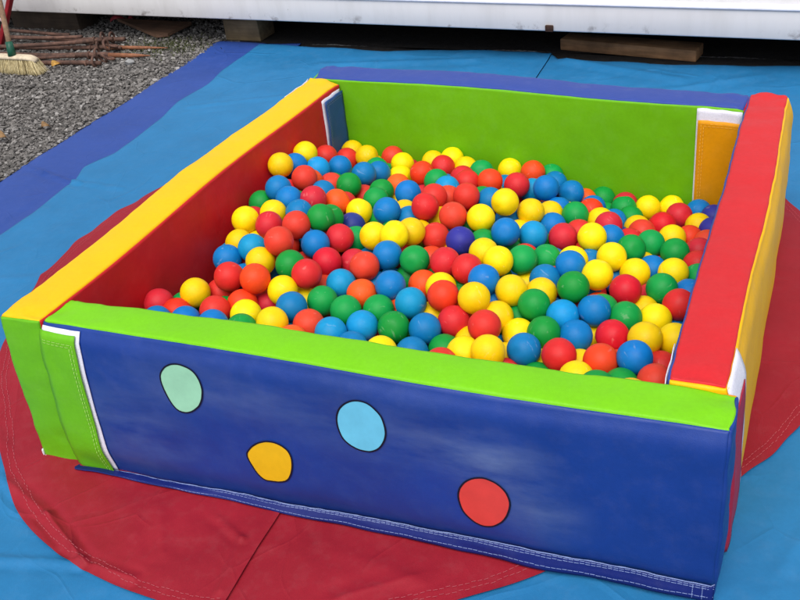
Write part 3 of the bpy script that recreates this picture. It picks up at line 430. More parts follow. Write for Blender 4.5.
for v, ph in ((.90, 1), (.78, 3), (.27, 7)): hem_stitch(mb, v, ph=ph)
for k in range(2):       # the cross tacks at the right end
    for i in range(7):
        u = .975+.012*k; v0 = .1+i*.11
        p0 = hem_pt(u, v0, .0016); p1 = hem_pt(u, v0+.08, .0016); sd = V((.0006, 0, 0)); mb.add([p0-sd, p0+sd, p1+sd, p1-sd], [(0, 1, 2, 3)])
mb.build('stitching', THREADB, hem, smooth=False)
# pale binding along the foot of the cover
mb = MB(); mb.tube([hem_pt(i/200, 1.0+.05*noise.noise(V((i*.21, 3, 3))), .002+.0012*noise.noise(V((i*.4, 1, 3)))) for i in range(13, 201)], [.0010*(1+.6*noise.noise(V((i*.5, 0, 0)))) for i in range(13, 201)], 6); mb.build('binding', THREADB, hem)

# left panel -------------------------------------------------------
def left_custom(q):
    top = sstep(.2, .39, q.z)
    return V((q.x, q.y+top*.004*math.sin(q.x*6), q.z-top*(.003*math.sin(q.x*6+.5)+.010*math.exp(-(1.41-q.x)/.05)*(q.y/.106))))
left = Panel(corners((-.008, -.004), (.106, .002), (.012, 1.412), (.123, 1.408), (.394, .395), (.404, .400),
             base=((-.010, -.022), (.100, -.018), (.010, 1.412), (.121, 1.408))), (1.411, .106, .398), 2, custom=left_custom)
lf = empty('foam_wall_panel', (.06, .7, 0))
tag(lf, 'yellow-topped foam panel with dark red inner face along the left of the pit', 'foam panel', 'padded panels walling the ball pit')
left.sheet('top_cover', 'top', YEL, lf)
REDI = vinyl('vinyl_red_inner', (192, 30, 36), dirt=.15, pale=.06)
left.sheet('inner_cover', 'inner', REDI, lf, .016)
left.sheet('outer_cover', 'outer', PURP, lf, .03)
e0 = left.sheet('end_cover', 'end0', LIMEF, lf)
left.sheet('end_cover', 'end1', NAVY, lf, .03)
# closing flap of the left panel pressed onto the front panel
vel = front.flap('velcro_strip', 'outer', .004, .104, .012, .386, WHITE, lf, off=.0022, lift=.001)
flp = front.flap('closing_flap', 'outer', -.001, .096, -.004, .379, LIMEF, lf, off=.0055, lift=.005)
mb = MB()
front.stitches(mb, 'outer', [(.012, .362), (.087, .359)], .0085); front.stitches(mb, 'outer', [(.012, .356), (.081, .353)], .0085)
front.stitches(mb, 'outer', [(.087, .359), (.089, .012)], .0085); front.stitches(mb, 'outer', [(.080, .35), (.082, .016)], .0085)
front.stitches(mb, 'outer', [(.01, .010), (.089, .010)], .0085)
mb.build('stitching', THREADG, flp, smooth=False)
mb = MB(); mb.tube([left.surf('end0', .006+.0*i, .012+.018*i/9, .002) for i in range(10)] + [left.surf('end0', .006+.03*i/9, .012-.004*i/9, .002) for i in range(10)], .0022, 6)
mb.build('binding', WHITE, lf)
left.flap('velcro_strip', 'outer', 1.25, 1.40, .30, .396, WHITE, lf, off=.002)
# back panel -------------------------------------------------------
def back_custom(q):
    top = sstep(.2, .39, q.z)
    return V((q.x, q.y+top*.003*math.sin(q.x*7), q.z-top*(.0035*math.sin(q.x*6+2)+.008*math.exp(-(1.34-q.x)/.05))))
back = Panel(corners((.022, 1.523), (.022, 1.414), (1.361, 1.470), (1.364, 1.366), (.406, .404), (.391, .391)), (1.340, .107, .398), 3, custom=back_custom)
bk = empty('foam_wall_panel', (.7, 1.45, 0))
tag(bk, 'foam panel at the back of the pit, violet-blue top and plain green inner face', 'foam panel', 'padded panels walling the ball pit')
LIMEI = vinyl('vinyl_green_inner', (108, 180, 14), dirt=.2, pale=.06, wrinkle=.35)
back.sheet('top_cover', 'top', PURP, bk)
back.sheet('inner_cover', 'inner', LIMEI, bk)
back.sheet('outer_cover', 'outer', PURP, bk, .03)
back.sheet('end_cover', 'end0', LIMEF, bk); back.sheet('end_cover', 'end1', RED, bk)
left.flap('velcro_strip', 'inner', 1.276, 1.40, .02, .383, WHITE, bk, off=.0016, lift=.0004)
bfl = left.flap('closing_flap', 'inner', 1.286, 1.409, .01, .376, vinyl('vinyl_flap_blue', (46, 82, 146), dirt=.2), bk, off=.0055, lift=.004)
mb = MB()
left.stitches(mb, 'inner', [(1.294, .02), (1.294, .366), (1.402, .366)], .0085); left.stitches(mb, 'inner', [(1.301, .02), (1.301, .359), (1.402, .359)], .0085)
mb.build('stitching', THREADB, bfl, smooth=False)
# right panel -------------------------------------------------------
def right_custom(q):
    top = sstep(.2, .39, q.z)
    return V((q.x, q.y+top*.003*math.sin(q.x*6), q.z+top*(.003*math.sin(q.x*8)+.004*math.exp(-q.x/.05))))
def right_bulge(q):
    q = right_custom(q)      # the outer side is overstuffed and hangs out past its top seam
    o_ = max(0, 1-q.y/.09)
    return V((q.x, q.y-.009*o_*sstep(.398, .350, q.z)*sstep(-.05, .12, q.z), q.z))
right = Panel(corners((1.491, .126), (1.390, .125), (1.466, 1.472), (1.364, 1.472), (.402, .402), (.392, .392),
              base=((1.503, .13), (1.393, .13), (1.474, 1.466), (1.368, 1.469))), (1.341, .105, .398), 4, puff=.010, custom=right_bulge)
rt = empty('foam_wall_panel', (1.44, .8, 0))
tag(rt, 'foam panel with red top and yellow outer side along the right of the pit', 'foam panel', 'padded panels walling the ball pit')
right.sheet('top_cover', 'top', REDT, rt); right.sheet('inner_cover', 'inner', PURP, rt)
right.sheet('outer_cover', 'outer', YELS, rt); right.sheet('end_cover', 'end0', YEL, rt); right.sheet('end_cover', 'end1', RED, rt)
right.flap('velcro_strip', 'inner', .006, .12, .02, .388, WHITE, rt, off=.002, lift=.002)
right.flap('velcro_strip', 'outer', .0, .118, .10, .3985, WHITE, rt, off=.0030, lift=.001, wob=.0)
# the front panel closes onto it with a crimson flap
CRIM = vinyl('vinyl_crimson', (172, 36, 60), dirt=.2)
rfl = right.flap('closing_flap', 'outer', -.02, .094, .02, .352, CRIM, fr, off=.004, lift=.002)
# a second flap, orange, holds the back panel
back.flap('velcro_strip', 'inner', 1.2155, 1.332, .02, .390, WHITE, rt, off=.0022, lift=.001)
ofl = back.flap('closing_flap', 'inner', 1.220, 1.341, .01, .358, ORNG, rt, off=.0055, lift=.003)
mb = MB()
back.stitches(mb, 'inner', [(1.229, .02), (1.229, .349), (1.336, .349)], .0085); back.stitches(mb, 'inner', [(1.236, .02), (1.236, .342), (1.336, .342)], .0085)
mb.build('stitching', THREADO, ofl, smooth=False)

# ------------------------------------------------------------------ the mat: two halves that meet under the pit
CX, CY, CRAD = .521, .95, 1.158
def warp(y):          # the circle is sewn a little long at the front
    return y-.098*sstep(.72, 1.0, (CY-y)/CRAD)
SEAM = lambda y: .655-.080*(y+.25)+ .006*math.sin(y*5)
FOLDS = [  # (x0,y0,x1,y1,height,width)
    (-.065, -.115, .147, -.188, .010, .022), (.147, -.188, .306, -.268, .014, .020), (.10, -.327, .309, -.273, .010, .02), (.309, -.273, .44, -.276, .008, .02),
    (.42, -.041, .52, -.08, .008, .018), (.52, -.08, .60, -.12, .010, .016), (.60, -.12, .63, -.25, .007, .02), (.30, .0, .46, -.20, .004, .03), (.72, -.06, 1.0, -.11, .006, .035), (.85, -.2, 1.02, -.06, .006, .03),
    (-1.33, 1.36, -1.158, 1.309, .010, .02), (-1.158, 1.309, -.95, 1.262, .014, .02), (-.95, 1.262, -.75, 1.25, .007, .022),
    (-.9, .55, -.6, .66, .005, .03), (-.95, 2.0, -.5, 2.2, .006, .03), (-.6, 2.55, .1, 2.68, .012, .05), (.5, 2.72, 1.0, 2.55, .012, .05), (.75, 2.3, 1.3, 2.62, .010, .05),
    (1.6, .1, 1.75, .55, .006, .03), (1.25, -.10, 1.62, .08, .006, .03), (1.65, 1.9, 2.0, 2.4, .008, .04), (1.1, 1.9, 1.15, 2.6, .008, .02), (-.35, .05, -.05, -.05, .005, .03), (-.6, 1.9, -.3, 2.5, .007, .04)]
def seg_d(x, y, s):
    ax, ay, bx, by = s[:4]; dx, dy = bx-ax, by-ay
    t = ((x-ax)*dx+(y-ay)*dy)/(dx*dx+dy*dy); t = max(0, min(1, t))
    return math.hypot(x-ax-dx*t, y-ay-dy*t)
def mat_h(x, y):
    h = .006 + .003*fbm((x, y, 0), 2.2, 2) + .0014*fbm((x*1.6, y, 5), 8, 3)
    for s in FOLDS:
        if min(s[0], s[2])-.12 < x < max(s[0], s[2])+.12 and min(s[1], s[3])-.12 < y < max(s[1], s[3])+.12:
            d_ = seg_d(x, y, s)
            wd = s[5]*.55; h += s[4]*.62*(1/(1+(d_/wd*1.7)**2) - .35*math.exp(-((d_-wd*1.9)/(wd*.8))**2))
    # lift where the back edge rides up on its own fold
    h += .005*sstep(2.62, 2.84, y)*(.6+.5*math.sin(x*5))
    near = sstep(.13, .05, max(-x, x-1.5, -y, y-1.5, 0))      # pressed flat under and around the foam
    h = h+(.003-h)*near
    return h
def seam_lift(x, y, side):
    d_ = (SEAM(y)-x)*side
    e = .0
    if y < 0.0 or y > 1.5:
        e = (.006 if side > 0 else 0)*math.exp(-(d_/.035)**2)
    return e
WAVY = [(-.95, -.97), (.2, -.965), (.85, -.96), (1.02, -.958), (1.294, -.99), (1.40, -1.03), (1.54, -.985), (1.85, -1.002), (2.065, -1.045), (2.273, -1.028), (2.463, -1.063), (2.85, -1.066)]
def wavy(y):
    for (y0, x0), (y1, x1) in zip(WAVY[:-1], WAVY[1:]):
        if y <= y1:
            t = (y-y0)/(y1-y0); t = t*.5+.5*sstep(0, 1, t); return x0+(x1-x0)*t
    return WAVY[-1][1]
TEAL = vinyl('vinyl_sky_blue', (40, 118, 170), rough=.55, dirt=.35, pale=.08, spec=.2, wrinkle=.4, crumple=.28)
ROYAL = vinyl('vinyl_royal_blue', (46, 76, 150), rough=.55, dirt=.25, pale=.07, spec=.2, wrinkle=.4, crumple=.25)
DRED = vinyl('vinyl_dark_red', (150, 30, 44), rough=.55, dirt=.35, pale=.07, spec=.18, wrinkle=.4, crumple=.25)
def lin(a, b, n): return [a+(b-a)*i/n for i in range(n+1)]
YBP = [(-1.5, 2.83), (-1.08, 2.825), (-.85, 2.80), (-.36, 2.785), (-.08, 2.825), (.32, 2.83), (.41, 2.80), (.46, 2.755), (1.0, 2.742), (1.42, 2.762), (2.6, 2.77)]
def YB(x):
    for (x0, y0), (x1, y1) in zip(YBP[:-1], YBP[1:]):
        if x <= x1: return y0+(y1-y0)*sstep(0, 1, (x-x0)/(x1-x0))+.005*math.sin(x*19)
    return 2.77
def half_mat(label, side, xl, xr):
    root = empty('play_mat', (xl(.8)*.5+xr(.8)*.5, .8, 0))
    tag(root, label, 'mat', 'the two halves of the play mat')
    mb = MB(); rows = []
    for v in [t**1.35 for t in lin(0, 1, 380)]:
        row = []
        for u in lin(0, 1, 200):
            uu = (1-(1-u)**1.25) if side > 0 else u**1.25   # finer near the seam
            y0 = -.93; x = xl(y0+(2.83-y0)*v)*(1-uu)+xr(y0+(2.83-y0)*v)*uu
            y = y0+(YB(x)-y0)*v
            z = mat_h(x, y)+seam_lift(x, y, side)+.004
            # hem turns down at the free back edge
            z -= .012*sstep(.992, 1.0, v)
            row.append(V((x, y, z)))
        rows.append(row)
    mb.grid(rows)
    sh = mb.build('blue_sheet', TEAL, root); sm = sh.modifiers.new('thick', 'SOLIDIFY'); sm.thickness = .003; sm.offset = -1
    # red half disc sewn on top
    mb = MB(); rows = []
    NA = 200
    a0, a1 = (math.pi*.5, math.pi*1.5) if side > 0 else (-math.pi*.5, math.pi*.5)
    b0_, b1_ = (math.pi*.5, math.pi*1.5+.16) if side > 0 else (-math.pi*.5, math.pi*.5+.14)
    def edge(a):
        r = CRAD+.002*math.sin(a*23)+.001*math.sin(a*41)
        return r
    def disc_pt(a, k, up):
        x = CX+math.cos(a)*edge(a)*k; y = warp(CY+math.sin(a)*edge(a)*k)
        sx = SEAM(y)
        x = min(x, sx-.0008) if side > 0 else max(x, sx+.0008)
        return V((x, y, mat_h(x, y)+seam_lift(x, y, side)+.004+up))
    # horizontal strips clipped to the circle, so that the seam stays clean
    ys = [CY+CRAD*math.sin(t) for t in lin(-math.pi/2+.012, math.pi/2-.012, 340)]
    for y in ys:
        hw = math.sqrt(max(1e-6, CRAD**2-(y-CY)**2))
        hw += (.005 if side > 0 else .0015)*math.sin(y*31)+.002*math.sin(y*57+2)
        y = warp(y); sx = SEAM(y)
        xa, xb = ((CX-hw, sx+.0025) if side > 0 else (sx-.004, CX+hw))
        if xb < xa+.002: continue
        row = []
        for u in lin(0, 1, 150):
            x = xa+(xb-xa)*u
            row.append(V((x, y, mat_h(x, y)+seam_lift(x, y, side)+.004+.0062)))
        rows.append(row)
    mb.grid(rows)
    disc = mb.build('red_half_circle', DRED, root)
    mb = MB()
    for inset in (.016, .027):
        n = int(CRAD*math.pi/.011)
        for i in range(n):
            aa = b0_+(b1_-b0_)*i/n; ab_ = b0_+(b1_-b0_)*(i+.7)/n
            xq = CX+math.cos(ab_)*CRAD; yq = warp(CY+math.sin(ab_)*CRAD)
            if (SEAM(yq)-xq)*side < .006: continue
            k0 = 1-(inset+.0015*random.uniform(-1, 1))/CRAD
            p0, p1 = disc_pt(aa, k0, .0078), disc_pt(ab_, k0, .0078)
            sd = (p1-p0).normalized().cross(V((0, 0, 1)))*.0005 if (p1-p0).length > 1e-5 else V((0, 0, 0))
            mb.add([p0-sd, p0+sd, p1+sd, p1-sd], [(0, 1, 2, 3)])
    mb.build('stitching', THREADR, disc, smooth=False)
    return root
half_mat('sky blue vinyl mat half lying left of the seam, carrying half a red circle', 1, wavy, lambda y: SEAM(y)-.0005)
half_mat('sky blue vinyl mat half right of the seam, reaching out under the right panel', -1, lambda y: SEAM(y)+.0005, lambda y: 2.36)
# royal blue strip lapped under the left half
mb = MB(); rows = []
for v in lin(0, 1, 260):
    y = -.93+3.752*v; row = []
    for u in lin(0, 1, 30):
        xo = -1.318+.008*math.sin(y*3.2+.5)-.03*sstep(1.6, 2.8, y)+.02*sstep(1.6, 1.2, y)+.004*math.sin(y*13); x = xo+(-.85-xo)*u
        z = mat_h(x, y)+.0005 - .008*sstep(.06, 0, u)+.0
        if u > .6: z -= .003
        row.append(V((x, y+.008*math.sin(x*14)*v, z)))
    rows.append(row)
mb.grid(rows)
ro = mb.build('border_strip', ROYAL, None, origin=(-1.1, .9, 0)); tag(ro, 'royal blue vinyl strip running along the gravel under the mat edge', 'mat strip')
sm = ro.modifiers.new('thick', 'SOLIDIFY'); sm.thickness = .004; sm.offset = -1

# ------------------------------------------------------------------ ground, gravel
k = NT('gravel_ground'); P = k.geo()
vo = k.n('ShaderNodeTexVoronoi'); vo.inputs['Scale'].default_value = 62; k.l(P, vo.inputs['Vector'])
cr = k.ramp(vo.outputs['Color'], [(.0, (.06, .056, .054, 1)), (.5, (.21, .20, .195, 1)), (1, (.40, .39, .38, 1))])
n1 = k.noise(P, 2.0, 4); sh_ = k.ramp(n1.outputs[0], [(.35, (.6, .57, .54, 1)), (.7, (1, 1, 1, 1))])
base = k.mix(1.0, cr.outputs[0], sh_.outputs[0], 'MULTIPLY')
k.l(base, k.b.inputs['Base Color']); k.b.inputs['Roughness'].default_value = .9
bp = k.n('ShaderNodeBump'); bp.inputs['Strength'].default_value = .9; bp.inputs['Distance'].default_value = .012; bp.invert = True
k.l(vo.outputs['Distance'], bp.inputs['Height']); k.l(bp.outputs[0], k.b.inputs['Normal'])
GRAV = k.m
mb = MB(); gx = [-300, -40, -8, -4, -3, -2, -1.2, 0, 1, 2, 4, 8, 40, 300]
mb.grid([[V((x, y, -.004)) for x in gx] for y in [-300, -40, -8, -3, -1, 0, 1, 2, 3, 4, 8, 40, 300]])
gr = mb.build('ground', GRAV); tag(gr, kind='structure')
k = NT('gravel_stone'); g = k.n('ShaderNodeNewGeometry')
cr = k.ramp(g.outputs['Random Per Island'], [(0, (.07, .066, .062, 1)), (.45, (.14, .13, .122, 1)), (.85, (.21, .197, .187, 1)), (1, (.36, .345, .33, 1))])
n1 = k.noise(k.geo(), 160, 3); r1 = k.ramp(n1.outputs[0], [(.3, (.75, .74, .72, 1)), (.7, (1.05, 1.05, 1.05, 1))])
k.l(k.mix(1.0, cr.outputs[0], r1.outputs[0], 'MULTIPLY'), k.b.inputs['Base Color']); k.b.inputs['Roughness'].default_value = .85
STONE = k.m
mb = MB(); rs = random.Random(5)
def stone(mb, x, y, r, z=None):
    q = [V((1, 0, 0)), V((-1, 0, 0)), V((0, 1, 0)), V((0, -1, 0)), V((0, 0, 1)), V((0, 0, -1)), V((.7, .7, .5)), V((-.6, -.7, .5))]
    sc = V((rs.uniform(.7, 1.3), rs.uniform(.6, 1.1), rs.uniform(.5, .9)))*r
    rot = Matrix.Rotation(rs.uniform(0, 6.28), 3, 'Z') @ Matrix.Rotation(rs.uniform(-.5, .5), 3, 'X')
    vs = [rot @ V((v.x*sc.x*rs.uniform(.75, 1.2), v.y*sc.y*rs.uniform(.75, 1.2), v.z*sc.z)) + V((x, y, (r*.25 if z is None else z))) for v in q]
    mb.add(vs, [(0, 6, 4), (6, 2, 4), (2, 1, 4), (1, 7, 4), (7, 3, 4), (3, 0, 4), (0, 2, 6), (1, 3, 7), (2, 0, 5), (1, 2, 5), (3, 1, 5), (0, 3, 5)])
for i in range(26000):
    x = rs.uniform(-3.0, -1.31); y = rs.uniform(.95, 3.2)
    r = rs.choice([.004, .005, .006, .006, .007, .008, .009, .012])*rs.uniform(.8, 1.15)
    stone(mb, x, y, r, r*.3+.006*max(0, fbm((x, y, 3), 3, 2)))
go = mb.build('gravel', STONE, smooth=False); tag(go, 'loose grey stone chippings beside the mat', 'gravel', kind='stuff')
st = MB(); stone(st, -1.62, 2.47, .028, .012)
o = st.build('stone', plain('pale_stone', (150, 150, 150), nscale=90), None, False, origin=(-1.62, 2.47, 0)); tag(o, 'pale pointed stone bigger than the chippings near the stake tips', 'stone')

# weeds at the edge of the cabin
GRASS = plain('weed_green', (72, 78, 46), rough=.8, nscale=60, var=.5, bump=.1)
mb = MB()
for i in range(1100):
    x = rs.gauss(-1.60, .14); y = rs.gauss(2.73, .075); h_ = rs.uniform(.005, .022); a = rs.uniform(0, 6.28); l = rs.uniform(.2, .9)*h_
    b0 = V((x, y, 0)); wv = V((-math.sin(a), math.cos(a), 0))*.0022; t = b0+V((math.cos(a)*l, math.sin(a)*l, h_)); m_ = b0.lerp(t, .5)+V((0, 0, h_*.2))
    mb.add([b0-wv, b0+wv, m_+wv*.8, m_-wv*.8, t], [(0, 1, 2, 3), (3, 2, 4)])
o = mb.build('weeds', GRASS); tag(o, 'low green weeds growing in the gravel below the cabin', 'weeds', kind='stuff')

# ------------------------------------------------------------------ white cabin on bearers
k = NT('cabin_paint'); P = k.obj()
n1 = k.noise(P, 1.6, 5, .65); n2 = k.noise(P, 9, 6, .7)
c1 = k.ramp(n1.outputs[0], [(.3, (.63, .618, .622, 1)), (.7, (.68, .67, .67, 1))])
mp = k.n('ShaderNodeMapping'); mp.inputs['Scale'].default_value = (7, 7, 1.2); k.l(P, mp.inputs['Vector'])
stn = k.noise(mp.outputs[0], 1.5, 5, .6); sr = k.ramp(stn.outputs[0], [(.45, (1, 1, 1, 1)), (.85, (.86, .855, .84, 1))])
base = k.mix(1.0, c1.outputs[0], sr.outputs[0], 'MULTIPLY')
sep = k.n('ShaderNodeSeparateXYZ'); k.l(P, sep.inputs[0])
rz = k.math('SUBTRACT', 1.0, k.math('MULTIPLY', k.math('ABSOLUTE', sep.outputs['Z']), 22)); rz = k.math('MAXIMUM', rz, 0)
rn = k.ramp(n2.outputs[0], [(.56, (0, 0, 0, 1)), (.68, (1, 1, 1, 1))])
rust = k.math('MULTIPLY', k.math('MULTIPLY', rz, rn.outputs[0]), .95)
n3 = k.noise(P, 30, 4, .6); spk = k.ramp(n3.outputs[0], [(.70, (0, 0, 0, 1)), (.74, (1, 1, 1, 1))])
rust = k.math('MAXIMUM', rust, k.math('MULTIPLY', spk.outputs[0], .5))
base = k.mix(rust, base, (.085, .05, .035, 1))
k.l(base, k.b.inputs['Base Color']); k.b.inputs['Roughness'].default_value = .5
bp = k.n('ShaderNodeBump'); bp.inputs['Strength'].default_value = .25; bp.inputs['Distance'].default_value = .006; k.l(n1.outputs[0], bp.inputs['Height']); k.l(bp.outputs[0], k.b.inputs['Normal'])
CAB = k.m
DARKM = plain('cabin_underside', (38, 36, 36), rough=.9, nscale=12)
RUSTD = plain('rust_dark', (62, 42, 34), rough=.9, nscale=90, var=.5, bump=.6)
ang = math.atan2(2.627-2.795, 1.42+2.702)
CO = V((-.64, 2.712, .15)); ex = V((math.cos(ang), math.sin(ang), 0)); ey = V((-ex.y, ex.x, 0)); rotC = Matrix((ex, ey, V((0, 0, 1)))).transposed()
cabin = empty('site_cabin', CO); cabin.rotation_euler = (0, 0, ang)
tag(cabin, 'white painted steel cabin raised on timber blocks behind the mat', 'cabin')
def cpart(mb, name, mat, smooth=False):
    me = bpy.data.meshes.new(name); me.from_pydata([tuple(v) for v in mb.v], [], mb.f); me.materials.append(mat)
    o = bpy.data.objects.new(name, me); COL.objects.link(o); o.parent = cabin
    for p in me.polygons: p.use_smooth = smooth
    return o
mb = MB(); mb.box((.0, .04, .056), (14, .08, .112), bev=.006); cpart(mb, 'bottom_rail', CAB, True)
mb = MB(); mb.box((.0, .038, .117), (14, .09, .010), bev=.003); cpart(mb, 'drip_ledge', plain('cabin_ledge', (225, 226, 236), rough=.45, nscale=20, var=.12), True)
mb = MB(); rows = []      # ribbed wall sheet
xs = []; x = -7.0
while x < 7.0:
    xs += [(x, .045), (x+.10, .045), (x+.125, .07), (x+.225, .07)]; x += .25
mb.grid([[V((x, y, z)) for x, y in xs] for z in (.42, 1.2, 2.4)]); mb.grid([[V((x, .046, z)) for x in lin(-7, 7, 28)] for z in (.121, .42)]); mb.box((0, .052, .424), (14, .05, .012)); cpart(mb, 'wall', CAB)
mb = MB(); mb.box((0, 1.25, 1.3), (14, 2.30, 2.3)); mb.box((0, 1.25, 2.47), (14.1, 2.56, .12), bev=.02); cpart(mb, 'roof', CAB)
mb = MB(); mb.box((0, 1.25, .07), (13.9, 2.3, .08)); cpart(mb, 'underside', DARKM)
mb = MB(); mb.box((0, 2.46, .0), (14, .05, .30)); cpart(mb, 'rear_light_skirt', DARKM)  # added unseen skirt, stops light leaking in under the cabin from behind
mb = MB(); mb.box((1.085, -.004, .014), (.035, .012, .028), bev=.004); cpart(mb, 'rusty_tab', RUSTD, True)

# near-black ground sheet: the shade under the cabin put into its colour
SHADEM = plain('under_cabin_shade', (34, 30, 28), rough=.95, nscale=30, var=.5, bump=.8, dist=.01)
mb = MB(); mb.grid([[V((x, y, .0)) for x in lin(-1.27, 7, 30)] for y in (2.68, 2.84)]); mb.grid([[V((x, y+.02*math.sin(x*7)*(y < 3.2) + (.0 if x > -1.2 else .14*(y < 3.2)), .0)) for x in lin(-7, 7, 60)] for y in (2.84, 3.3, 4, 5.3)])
o = mb.build('shade_ground', SHADEM); tag(o, kind='structure')

def timber(name, c):
    k = NT(name); P = k.obj(); c = srgb(c)
    mp = k.n('ShaderNodeMapping'); mp.inputs['Scale'].default_value = (2.5, 30, 30); k.l(P, mp.inputs['Vector'])
    n1 = k.noise(mp.outputs[0], 2.2, 5, .6); n2 = k.noise(P, 9, 4, .6)
    r = k.ramp(n1.outputs[0], [(.3, mul(c, .6)), (.65, mul(c, 1.1))]); r2 = k.ramp(n2.outputs[0], [(.35, (.55, .55, .55, 1)), (.65, (1, 1, 1, 1))])
    k.l(k.mix(1.0, r.outputs[0], r2.outputs[0], 'MULTIPLY'), k.b.inputs['Base Color']); k.b.inputs['Roughness'].default_value = .85
    b = k.n('ShaderNodeBump'); b.inputs['Strength'].default_value = .5; b.inputs['Distance'].default_value = .004; k.l(n1.outputs[0], b.inputs['Height']); k.l(b.outputs[0], k.b.inputs['Normal'])
    return k.m
TIM1 = timber('timber_olive', (120, 102, 74)); TIM2 = timber('timber_brown', (158, 116, 78)); TIM3 = timber('timber_grey', (80, 66, 54))
def block(name, c, d, rz, mat, label, cat):
    mb = MB(); mb.box((0, 0, 0), d, bev=.005)
    for i, v in enumerate(mb.v): mb.v[i] = v + V((noise.noise(v*9), noise.noise(v*9+V((5, 0, 0))), noise.noise(v*9+V((0, 5, 0)))))*.003
    o = mk(name, mb.v, mb.f, mat); o.location = c; o.rotation_euler = (0, 0, rz); tag(o, label, cat)
    return o
block('timber_block', (-1.20, 2.93, .060), (.21, .14, .120), ang, TIM1, 'squat weathered timber block under the cabin behind the royal blue strip', 'timber block')
block('timber_beam', (.735, 2.868, .027), (.60, .10, .05), math.radians(-9.0), TIM2, 'long brown timber beam lying under the cabin behind the right mat half', 'timber beam')
block('timber_sleeper', (-2.55, 3.02, .07), (.5, .16, .14), ang, TIM3, 'dark timber sleeper in the shade under the cabin above the rusty stakes', 'timber beam')
# tapered board under the cabin
mb = MB(); mb.add([V((-2.06, 2.97, .05)), V((-1.72, 2.835, .012)), V((-1.66, 2.86, .012)), V((-1.60, 3.0, .03)), V((-2.06, 2.97, .066)), V((-1.72, 2.835, .028)), V((-1.66, 2.86, .028)), V((-1.60, 3.0, .046))],
    [(3, 2, 1, 0), (4, 5, 6, 7), (0, 1, 5, 4), (1, 2, 6, 5), (2, 3, 7, 6), (3, 0, 4, 7)])
o = mb.build('board', timber('timber_dark', (104, 76, 58)), None, False, origin=(-1.85, 2.9, 0)); tag(o, 'thin tapered brown board lying half under the cabin near the weeds', 'board')
# red scrap
mb = MB(); rows = []
for i in range(13):
    t = i/12; p = V((-2.13+.14*t, 3.0+.04*math.sin(t*3), .035+.014*math.sin(t*9)))
    rows.append([p+V((.0, -.018*math.sin(math.pi*(.2+.6*t)), 0)), p+V((0, 0, .018)), p+V((0, .018, .004))])
mb.grid(rows)
o = mb.build('cloth_scrap', plain('red_scrap', (150, 50, 60), nscale=30), None, True, origin=(-2.06, 3.0, 0)); tag(o, 'small crumpled red cloth scrap in the dark under the cabin', 'scrap'); o.modifiers.new('t', 'SOLIDIFY').thickness = .003

# ------------------------------------------------------------------ rusty ground stakes
k = NT('rusty_steel'); P = k.geo(); n1 = k.noise(P, 35, 5, .7); n2 = k.noise(P, 6, 4)
r = k.ramp(n1.outputs[0], [(.3, srgb((58, 40, 34))), (.55, srgb((98, 70, 58))), (.75, srgb((128, 98, 82)))]); r2 = k.ramp(n2.outputs[0], [(.4, (.7, .68, .66, 1)), (.65, (1.05, 1, 1, 1))])
k.l(k.mix(1.0, r.outputs[0], r2.outputs[0], 'MULTIPLY'), k.b.inputs['Base Color']); k.b.inputs['Roughness'].default_value = .8
b = k.n('ShaderNodeBump'); b.inputs['Strength'].default_value = .6; b.inputs['Distance'].default_value = .004; k.l(n1.outputs[0], b.inputs['Height']); k.l(b.outputs[0], k.b.inputs['Normal'])
RUST = k.m
TIPM = plain('worn_orange_rust', (140, 92, 66), rough=.7, nscale=40, var=.4, bump=.4)
def torus(mb, c, ax, R, r, n=20, m=8):
    ax = V(ax).normalized(); a = ax.orthogonal().normalized(); b = ax.cross(a); b0 = len(mb.v)
    for i in range(n):
        t = 2*math.pi*i/n; d_ = a*math.cos(t)+b*math.sin(t)
        for j in range(m):
            s_ = 2*math.pi*j/m; mb.v.append(V(c)+d_*(R+r*math.cos(s_))+ax*(r*math.sin(s_)))
    for i in range(n):
        for j in range(m):
            mb.f.append((b0+i*m+j, b0+((i+1) % n)*m+j, b0+((i+1) % n)*m+(j+1) % m, b0+i*m+(j+1) % m))
def stake(x0, y0, z0, x1, y1, z1, rad, ring, tip, label):
    root = empty('ground_stake', ((x0+x1)/2, (y0+y1)/2, 0)); tag(root, label, 'stake', 'rusty stakes heaped on the gravel')
    p0, p1 = V((x0, y0, z0)), V((x1, y1, z1)); ax = (p1-p0).normalized()
    mb = MB(); pts = [p0.lerp(p1, t)+V((0, 0, .004*math.sin(t*5+x0*9))) for t in lin(0, 1, 12)]
    mb.tube(pts, [rad*(1+.10*noise.noise(p*30)) for p in pts], 10); mb.build('shaft', RUST, root)
    if ring:
        mb = MB(); c = p0.lerp(p1, ring); torus(mb, c+V((0, 0, .010)), ax+V((.15, .2, .1)), .024, .0065); mb.build('ring', RUST, root)
        mb = MB(); torus(mb, c-ax*.05, ax, rad+.0025, .005); mb.build('collar', RUST, root)
    if tip:
        mb = MB(); mb.tube([p1, p1+ax*tip*.6, p1+ax*tip], [rad*.98, rad*.8, rad*.2], 10); mb.build('tip', TIPM, root)
stake(-2.62, 2.70, .034, -1.84, 2.735, .034, .011, .90, .0, 'rusty stake at the back of the heap, nearest the cabin')
stake(-2.55, 2.60, .018, -1.90, 2.655, .016, .011, .93, .36, 'rusty stake second from the cabin with a long orange point among the weeds')
stake(-2.60, 2.49, .046, -1.86, 2.67, .058, .011, .93, 0, 'rusty stake lying slantwise across the top of the heap')
stake(-2.50, 2.49, .017, -1.80, 2.545, .017, .013, .90, .24, 'thick rusty stake in the middle of the heap with a pale orange tip')
stake(-2.40, 2.395, .016, -1.76, 2.425, .018, .011, .95, 0, 'rusty stake at the front of the heap, right beside the yellow leaf')
